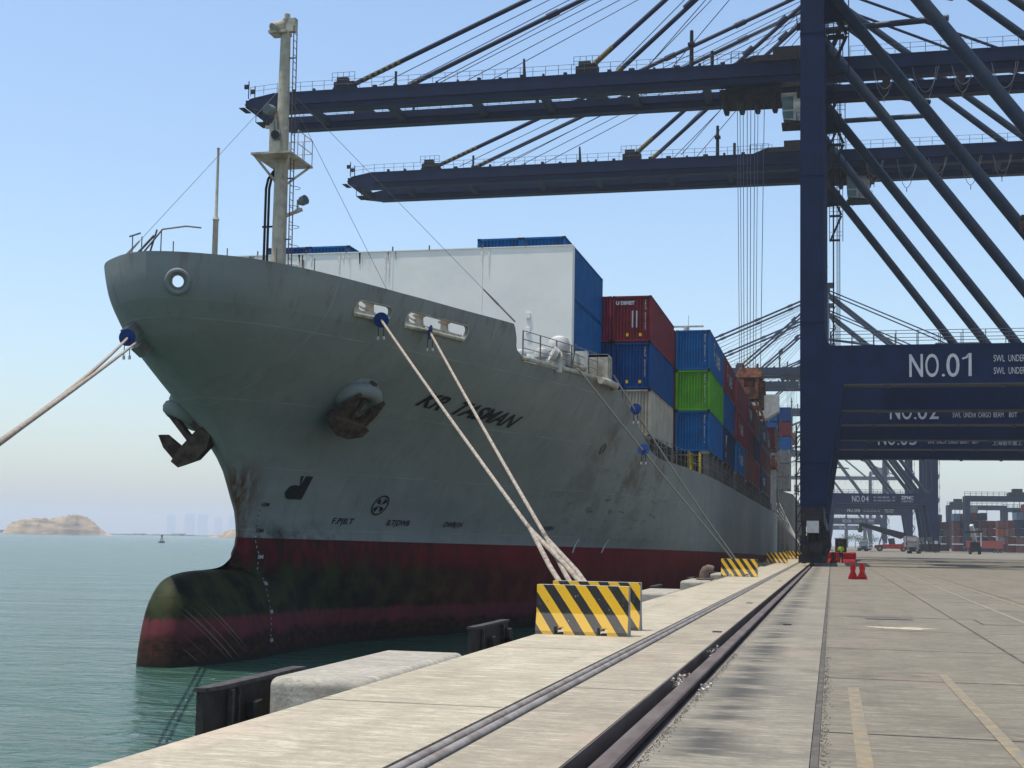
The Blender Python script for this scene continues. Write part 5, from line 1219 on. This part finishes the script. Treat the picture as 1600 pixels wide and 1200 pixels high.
ra = hullpt(60.6, 9.4, .12)[0]+Vector((0, 0, .12)); rb = hullpt(64.7, 9.4, .2)[0]+Vector((0, 0, .35)); BC = Vector((-4.5, 69.1, .35))
rope([ra-Vector((.6, -.2, -.05)), ra, BC], .042, 'thin spring line from the forecastle roller down to the far striped barrier', .1, mat('aged_rope', (.26, .24, .2), .9)); rope([rb, BC+Vector((.1, .1, 0))], .042, 'thin line from the box fairlead down beside the spring line', .25, mat('aged_rope', (.26, .24, .2), .9))
rat_guard(ra, BC, .38, 'blue disc on the lower thin line in front of the hull shoulder', (-.5, -1.6, .9), .28); rat_guard(rb, BC, .17, 'blue disc on the upper thin line beside the white container', (-.5, -1.6, .9), .28)
# ---------------------------------------------------------------- the next ship, seen in the gap beside the crane leg
t2 = thing('container_ship', 'second ship moored astern, a strip of it visible left of the crane leg', 'ship', (-21, 300, 0))
def s2(mb, name, m, par=None, **k): mb.v = [(a+21, b-300, c) for a, b, c in mb.v]; return mb.build(name, m, par or t2, **k)
s2(MB().add([(-21, 236, 12), (-10, 262, 12), (-7.9, 285, 12), (-7.9, 420, 12), (-34, 420, 12), (-34, 285, 12), (-32, 262, 12), (-21, 246, -3.5), (-14, 275, -3.5), (-8.4, 300, -3.5), (-8.4, 420, -3.5), (-34, 420, -3.5), (-34, 300, -3.5), (-28, 275, -3.5)],
        [(0, 1, 2, 3, 4, 5, 6), (0, 7, 8, 1), (1, 8, 9, 2), (2, 9, 10, 3), (3, 10, 11, 4), (4, 11, 12, 5), (5, 12, 13, 6), (6, 13, 7, 0)]), 'hull', mat('black_green_hull', (.03, .04, .035), .5))
g = MB()
for z in (12, 14.6, 17.2): g.box(-13, -7.9, 264, 266, z, z+.25); g.box(-13, -7.9, 263.8, 263.9, z+1, z+1.1)
for x in (-12.8, -11.2, -9.6, -8.2): g.box(x, x+.25, 264, 266, 12, 20)
g.box(-13.2, -7.8, 268, 270, 12, 20); s2(g, 'lashing_bridge', M['greypaint'])
for i, (x, z, cn) in enumerate(((-10.4, 20.1, 'blue'), (-10.4, 23.0, 'blue'), (-10.4, 25.9, 'blue'), (-7.9, 20.1, 'blue'), (-7.9, 23.0, 'red'), (-7.9, 25.9, 'deep_blue'), (-12.9, 20.1, 'blue'), (-12.9, 23.0, 'blue'), (-12.9, 25.9, 'light_blue'))):
    container(cn, x, 271, z, f'{cn.replace("_", " ")} container on the ship astern, {"bottom" if z < 21 else "middle" if z < 24 else "top"} tier, {("left", "middle", "right")[(0 if x < -12 else 1 if x < -9 else 2)]} row', 'containers on the ship astern', parts=False)
for k in range(5):
    rope([(-9.5-.3*k, 250-2*k, 9.5-.5*k), (-4.0, 205+9*k, .3)], .05, f'taut bow line of the ship astern, {("first", "second", "third", "fourth", "fifth")[k]} of the fan beside the gangway', .1, bpy.data.materials['aged_rope'], 'bow lines of the ship astern')
t = thing('gangway', 'white accommodation ladder hanging at the end of the hull left of the crane leg', 'gangway', (-6.65, 188, 0))
g = MB()
for x in (-.28, .28): g.bar((x, 0, .2), (x, 1.2, 6.6), .06, .16)
g.build('side_beam', M['white'], t)
g = MB()
for k in range(26): f = k/26; g.box(-.28, .28, 1.2*f-.08, 1.2*f+.08, .25+6.35*f, .31+6.35*f)
g.build('tread', M['white'], t)
g = MB().tube((-.45, 1, .4), (-.45, 1.2, 8.2), .05, 6).tube((-.6, 1.2, 6.6), (-.6, 1.2, 9.6), .1, 6).tube((.4, 1, .4), (.4, 1.2, 7.2), .04, 6); g.build('ladder_rail', M['white'], t)
# ---------------------------------------------------------------- people
def skin_person(name, joints, edges, radii, m, par=None, sub=1):
    me = bpy.data.meshes.new(name); me.from_pydata(joints, edges, []); o = bpy.data.objects.new(name, me); COL.objects.link(o)
    sk = o.modifiers.new('s', 'SKIN'); sd_ = me.skin_vertices[0].data
    for i, r_ in enumerate(radii): sd_[i].radius = (r_, r_) if not isinstance(r_, tuple) else r_
    sd_[0].use_root = True; sb = o.modifiers.new('u', 'SUBSURF'); sb.levels = sb.render_levels = sub
    dg = bpy.context.evaluated_depsgraph_get(); nm = bpy.data.meshes.new_from_object(o.evaluated_get(dg)); o.modifiers.clear(); o.data = nm; nm.name = name; nm.materials.clear(); nm.materials.append(m); nm.polygons.foreach_set('use_smooth', [True]*len(nm.polygons))
    if par: o.parent = par
    return o
def person(loc, lab, rz=0, top=None):
    t = thing('person', lab, 'person', loc, rz)
    J = [(0, 0, .95), (0, 0, 1.15), (0, -.01, 1.38), (0, -.01, 1.50), (0, -.03, 1.60), (0, -.03, 1.70), (-.19, 0, 1.42), (-.24, .0, 1.16), (-.13, -.20, 1.08), (-.04, -.30, 1.12), (.19, 0, 1.42), (.25, .02, 1.14), (.16, -.18, 1.04), (.06, -.28, 1.08), (-.10, 0, .90), (-.11, -.02, .50), (-.11, .02, .09), (-.12, -.14, .04), (.10, 0, .90), (.12, .02, .50), (.12, .06, .09), (.13, -.10, .04)]
    E_ = [(0, 1), (1, 2), (2, 3), (3, 4), (4, 5), (2, 6), (6, 7), (7, 8), (8, 9), (2, 10), (10, 11), (11, 12), (12, 13), (0, 14), (14, 15), (15, 16), (16, 17), (0, 18), (18, 19), (19, 20), (20, 21)]
    Rr = [(.16, .11), (.15, .10), (.17, .11), .06, .085, .08, .065, .05, .04, .035, .065, .05, .04, .035, .095, .07, .05, .045, .095, .07, .05, .045]
    skin_person('body', J, E_, Rr, M['cloth'], t)
    g = MB().lathe([(.20, .98), (.185, 1.1), (.20, 1.3), (.195, 1.44), (.10, 1.50)], n=16, caps=False); g.v = [(a, b*.72, c) for a, b, c in g.v]; g.build('vest', top or M['vest'], t, 50)
    g = MB()
    for s_ in (-1, 1): g.tube((s_*.17, 0, 1.44), (s_*.245, .0, 1.16), .075, 10, .06)
    g.build('sleeve', top or M['vest'], t, 50)
    g = MB().lathe([(.01, 1.50), (.075, 1.52), (.092, 1.60), (.095, 1.66), (.06, 1.74), (.01, 1.76)], (0, -.035, 0), 14); g.build('head', M['skin'], t, 60)
    g = MB().lathe([(.135, 1.665), (.115, 1.68), (.11, 1.73), (.07, 1.79), (.01, 1.81)], (0, -.03, 0), 14); g.build('helmet', M['black'], t, 60)
    return t
person((.79, 124.5, 0), 'worker in a lime safety vest and dark helmet standing beyond the crane leg', .3)
# red plastic barriers
def water_barrier(x, y, lab, rz, ln=.9, h=.72):
    t = thing('plastic_barrier', lab, 'barrier', (x, y, 0), rz, 'red plastic road barriers')
    prof = [(-.21, 0), (-.20, .10), (-.085, .36), (-.09, .42), (-.11, .47), (-.11, h-.08), (-.07, h), (.07, h), (.11, h-.08), (.11, .47), (.09, .42), (.085, .36), (.20, .10), (.21, 0)]
    g = MB().prism(prof, -ln/2, ln/2); g.build('shell', M['redplastic'], t)
    g = MB().lathe([(.05, h-.002), (.05, h+.03)], (0, -.2, 0), 10); g.box(-.085, .085, -ln/2-.03, -ln/2-.002, .1, .3); g.build('cap', M['redplastic'], t)
water_barrier(.97, 66.6, 'red plastic barrier in the open yard, left of the pair', .08, .5, .70); water_barrier(1.41, 66.9, 'red plastic barrier in the open yard, right of the pair', -.15, .5, .74)
for k, (x, y, rz, lb) in enumerate(((.15, 128, .2, 'red plastic barrier left of the worker, front'), (-.1, 132, 1.2, 'red plastic barrier left of the worker, rear against the crane leg'), (.5, 134, .1, 'red plastic barrier just behind the worker'), (1.5, 131, 1.4, 'red plastic barrier right of the worker, nearer'), (2.0, 133, .2, 'red plastic barrier right of the worker, farther'))):
    water_barrier(x, y, lb, rz, 1.3, .95)
t = thing('guard_booth', 'small brown site cabin with a light roof behind the worker', 'cabin', (1.15, 186, 0))
MB().box(-.75, .75, 0, 1.6, .1, 2.45).build('walls', M['deckbrown'], t); MB().box(-.85, .85, -.1, 1.7, 2.45, 2.58).build('roof', M['white'], t); MB().box(-.35, .35, -.03, -.002, .15, 2.1).build('door', M['greypaint'], t)
# ---------------------------------------------------------------- vehicles far down the quay
def wheels(par, xs, ys, r, w_=.3, axis='Y'):
    for x in xs:
        for y in ys:
            g = MB(); a, b = ((x, y-w_/2, r), (x, y+w_/2, r)) if axis == 'Y' else ((x-w_/2, y, r), (x+w_/2, y, r))
            wh = g.tube(a, b, r, 18).build('wheel', M['tyre'], par, 40); g = MB(); e = Vector(b)-Vector(a); g.tube(Vector(a)-e*.02, Vector(b)+e*.02, r*.5, 12).build('rim', M['steel'], wh, 40)
def truck(loc, rz, lab, colm, load=None, h=3.4):
    t = thing('truck', lab, 'truck', loc, rz)          # faces -Y
    MB().prism([(0, .7), (0, 1.6), (.15, 2.9), (.5, h), (2.1, h), (2.1, .7)], -1.25, 1.25, 'X').build('cab', colm, t)
    MB().add([(-1.05, .03, 1.72), (1.05, .03, 1.72), (1.0, .135, 2.8), (-1.0, .135, 2.8)], [(0, 1, 2, 3)]).build('windscreen', M['glass'], t, fix=False)
    MB().box(-1.2, 1.2, -.12, -.002, .45, .95).box(-.8, .8, -.06, -.002, 1.05, 1.45).build('bumper', M['machine'], t)
    for s_ in (-.95, .95): MB().cbox((s_, -.14, .75), (.35, .04, .2)).build('headlight', M['sign_white'], t)
    for s_ in (-1.42, 1.42): MB().cbox((s_, .2, 2.3), (.2, .1, .55)).build('mirror', M['black'], t)
    MB().box(-.5, .5, 2.1, 12, .85, 1.15).box(-1.2, 1.2, 2.6, 12, 1.15, 1.35).build('chassis', M['machine'], t)
    wheels(t, (-1.05, 1.05), (.9, 4.0, 9.5, 10.8), .5, .4, 'X')
    return t
truck((9.6, 430, 0), .05, 'white truck facing the camera under the reach stacker arm', M['white'])
truck((18.4, 330, 0), -.12, 'dark fronted truck with a pale side right of the reach stacker', M['greypaint'], h=3.9)
container('grey', 19.6, 333, 1.36, 'pale grey container on the trailer of the dark fronted truck', 'containers on trucks', parts=False)
t = thing('reach_stacker', 'red reach stacker with a long dark raised arm', 'reach stacker', (18, 440, 0))     # faces -X
MB().prism([(-5, .9), (-5, 1.9), (-1.5, 2.2), (3.2, 2.4), (4.4, 3.6), (5.2, 3.4), (5.2, .8)], -1.6, 1.6).build('chassis', M['redpaint'], t)
MB().prism([(3.0, 3.9), (4.6, 5.0), (4.6, 5.8), (-9.0, 9.0), (-9.6, 8.6), (-9.4, 7.9)], -.55, .55).build('arm', M['machine'], t)
MB().prism([(-.6, 2.2), (-1.0, 4.0), (1.0, 4.2), (1.3, 2.3)], -1.4, -.1).build('cab', M['glass'], t)
MB().box(-10.2, -8.4, -3, 3, 6.4, 6.9).box(-9.7, -8.8, -.4, .4, 6.9, 8.6).box(-9.9, -8.8, -6, 6, 5.9, 6.3).build('spreader', M['machine'], t)
MB().tube((-3.6, 0, 2.1), (-2.2, 0, 6.5), .22, 8).build('lift_cylinder', M['steel'], t)
MB().box(3.8, 5.2, -1.5, 1.5, 3.5, 4.6).build('engine_cover', M['rustorange'], t); wheels(t, (-3.4,), (-1.8, 1.8), .95, .9); wheels(t, (3.7,), (-1.4, 1.4), .85, .6)
def pickup(loc, rz, lab, sc=1):
    t = thing('pickup_truck', lab, 'pickup', loc, rz, 'light vehicles in the yard'); t.scale = (sc, sc, sc)
    MB().prism([(-2.6, .5), (-2.6, 1.05), (-1.1, 1.12), (-.5, 1.68), (1.0, 1.7), (1.2, 1.15), (2.6, 1.1), (2.6, .5)], -.9, .9).build('body', M['white'], t)
    MB().prism([(-.98, 1.15), (-.45, 1.6), (.95, 1.62), (1.05, 1.18)], -.915, .915).build('windows', M['glass'], t); wheels(t, (-1.6, 1.7), (-.8, .8), .38, .25)
pickup((45.5, 590, 0), 0, 'white pickup parked at the foot of crane NO.04'); pickup((12.0, 520, 0), .3, 'white pickup far behind, left of the reach stacker', 1.0); pickup((44.5, 640, 0), 0, 'pale pickup just behind the white one near crane NO.04', 1.2)
t = thing('trailer', 'low dark trailer under a red container in the yard', 'trailer', (52.5, 505, 0))
MB().box(-7, 7, -1.2, 1.2, 1.1, 1.35).box(-7.6, -7, -1, 1, .9, 1.3).build('bed', M['machine'], t); wheels(t, (-4.8, -3.6, 3.4, 4.6, 5.8), (-1, 1), .5, .4)
c_ = container('orange', 0, 0, 1.36, 'orange red container on the low trailer in front of the yard stacks', 'containers on trucks', parts=False); c_.rotation_euler = (0, 0, -math.pi/2); c_.location = (46.6, 505, 1.36); c_.material_slots[0].material = mat('container_faded_red', (.32, .06, .045), .6)
t = thing('mobile_crane', 'dark mobile crane with a short white boom left of the orange red container', 'mobile crane', (34.5, 351, 0))
MB().box(-1.3, 1.3, -1, 5, .7, 1.6).box(-1.2, 1.2, -1, 1.4, 1.6, 3).build('carrier', M['machine'], t); wheels(t, (-1.1, 1.1), (-.2, 1.5, 3.6), .5, .35, 'X')
MB().bar((.2, 1.5, 2.6), (-1.0, -1.0, 7.2), .8, .9).build('boom', M['white'], t); MB().bar((-2.6, -1.2, 5.4), (1.6, -1.2, 5.6), .3, .4).build('lifting_beam', M['machine'], t); MB().tube((1.2, -1.2, 2), (1.2, -1.2, 5.6), .15, 6).build('prop', M['white'], t)
# ---------------------------------------------------------------- container yard and its gantries
rnd = random.Random(21); cyc = ['brown', 'faded_brown', 'dark_red', 'grey', 'brown', 'navy', 'faded_brown', 'maroon', 'rust_orange', 'grey', 'dark_red', 'navy', 'brown', 'pale_blue', 'maroon', 'faded_brown']
cmat('faded_brown', (.17, .085, .065)); cmat('rust_orange', (.34, .09, .04)); cmat('pale_blue', (.12, .18, .25))
heights = [4, 5, 5, 4, 5, 5, 6, 5, 4, 5, 5, 5, 6, 6, 6, 6, 6, 6, 6, 5]
for i in range(20):
    x = 37.0+2.62*i; y = 560-i*5.2+rnd.uniform(-4, 4)+(10 if i < 4 else 0)
    for k in range(heights[i]-(1 if i in (9, 10) else 0)):
        cn = rnd.choice(cyc) if (i, k) not in ((17, 3), (18, 3), (17, 4)) else 'white'
        container(cn, x, y+rnd.uniform(-.1, .1), k*2.9, f'{cn.replace("_", " ")} container in the far yard, column {i+1} from the left, tier {k+1} up', 'containers stacked in the far yard', parts=False)
def rtg(x0, x1, y, h, lab, trolx):
    t = thing('gantry_crane', lab, 'gantry crane', (0, y, 0), 0, 'rubber tyred gantries over the container yard'); m = mat('gantry_paint', (.015, .032, .058), .5, var=.2)
    for x in (x0, x1):
        for yy in (0, 7): MB().prism([(x-.8, 1.5), (x+.8, 1.5), (x+(1.0), h), (x-(1.0), h)], yy, yy+1.2).build('leg', m, t)
        MB().box(x-1, x+1, -1.5, 9.5, 1.0, 2.0).build('sill', m, t)
    for yy in (0, 7): MB().box(x0-1, x1+1, yy-.1, yy+1.3, h, h+1.9).build('girder', m, t)
    g = MB(); rails(g, (x0-1, 0, h+1.9), (x1+1, 0, h+1.9), 2, 1.4, .09); g.build('railing', m, t)
    tr = MB().box(trolx-3, trolx+2.5, .2, 8, h+1.9, h+3.2).box(trolx-1.5, trolx+1.8, 1, 6, h+3.2, h+4.6).build('trolley', M['machine'], t)
    MB().box(trolx+3, trolx+5, 2, 4, h-2.2, h-.1).build('cab', M['greypaint'], tr)
    MB().box(trolx-1.2, trolx+1.2, 0, 7, h-5.5, h-3).tube((trolx-1, 3, h-4), (trolx-1, 3, h+2), .12, 5).tube((trolx+1, 3, h-4), (trolx+1, 3, h+2), .12, 5).build('spreader', M['machine'], tr)
    MB().tube((trolx+12, 2, 2), (trolx+12, 2, h), .15, 5).build('cable', M['wire'], t)
rtg(48.5, 72.5, 520, 18.8, 'dark yard gantry spanning the stacks, nearer and taller of the two at right', 66); rtg(49.5, 72, 610, 18.0, 'dark yard gantry farther back, left of the taller one', 53)
rtg(76, 100, 640, 18.0, 'third yard gantry mostly hidden at the far right', 96)
def tree(x, y, h, r, lab):
    t = thing('tree', lab, 'tree', (x, y, 0), 0, 'trees beyond the far cranes'); MB().lathe([(.3, 0), (.22, h*.5), (.1, h*.8)], n=8).build('trunk', M['bark'], t, 50)
    g = MB()
    for k in range(420):
        a, b = rnd.uniform(0, 6.28), rnd.gauss(0, .35); q = Vector((math.cos(a)*r*rnd.random()**.5, math.sin(a)*r*rnd.random()**.5, h*.68+b*h*.35)); s_ = rnd.uniform(.25, .6)
        g.add([q+Vector((rnd.uniform(-s_, s_), rnd.uniform(-s_, s_), rnd.uniform(-s_, s_))) for _ in range(3)], [(0, 1, 2)])
    g.build('crown', M['leaf'], t, fix=False)
for k, (x, h) in enumerate(((9, 7), (15, 8), (20, 6.5), (27, 7))): tree(x, 900+20*k, h*1.3, 5, f'green tree beyond the last cranes, {("first", "second", "third", "fourth")[k]} from the left')
for k, x in enumerate((11.5, 26.5)):
    t = thing('control_tower', f'slim dark tower on the far horizon, {("left", "right")[k]} of the two', 'tower', (x, 1150, 0)); MB().lathe([(1.6, 0), (1.3, 19), (2.6, 20), (2.6, 23), (1.2, 24), (.2, 29)], n=12).build('shaft', M['machine'], t)
# ---------------------------------------------------------------- air
hz = MB().box(-6500, 3500, -300, 10500, -4.2, 160).build('haze', []); 
hmz = bpy.data.materials.new('haze_air'); hmz.use_nodes = True; n = hmz.node_tree.nodes; n.remove(n['Principled BSDF']); v_ = n.new('ShaderNodeVolumePrincipled'); v_.inputs['Color'].default_value = (.87, .94, 1, 1); v_.inputs['Density'].default_value = .00020; v_.inputs['Anisotropy'].default_value = 0
hmz.node_tree.links.new(v_.outputs[0], n['Material Output'].inputs['Volume']); hz.data.materials.append(hmz); tag(hz, 'pale haze in the air over the harbour', kind='stuff')
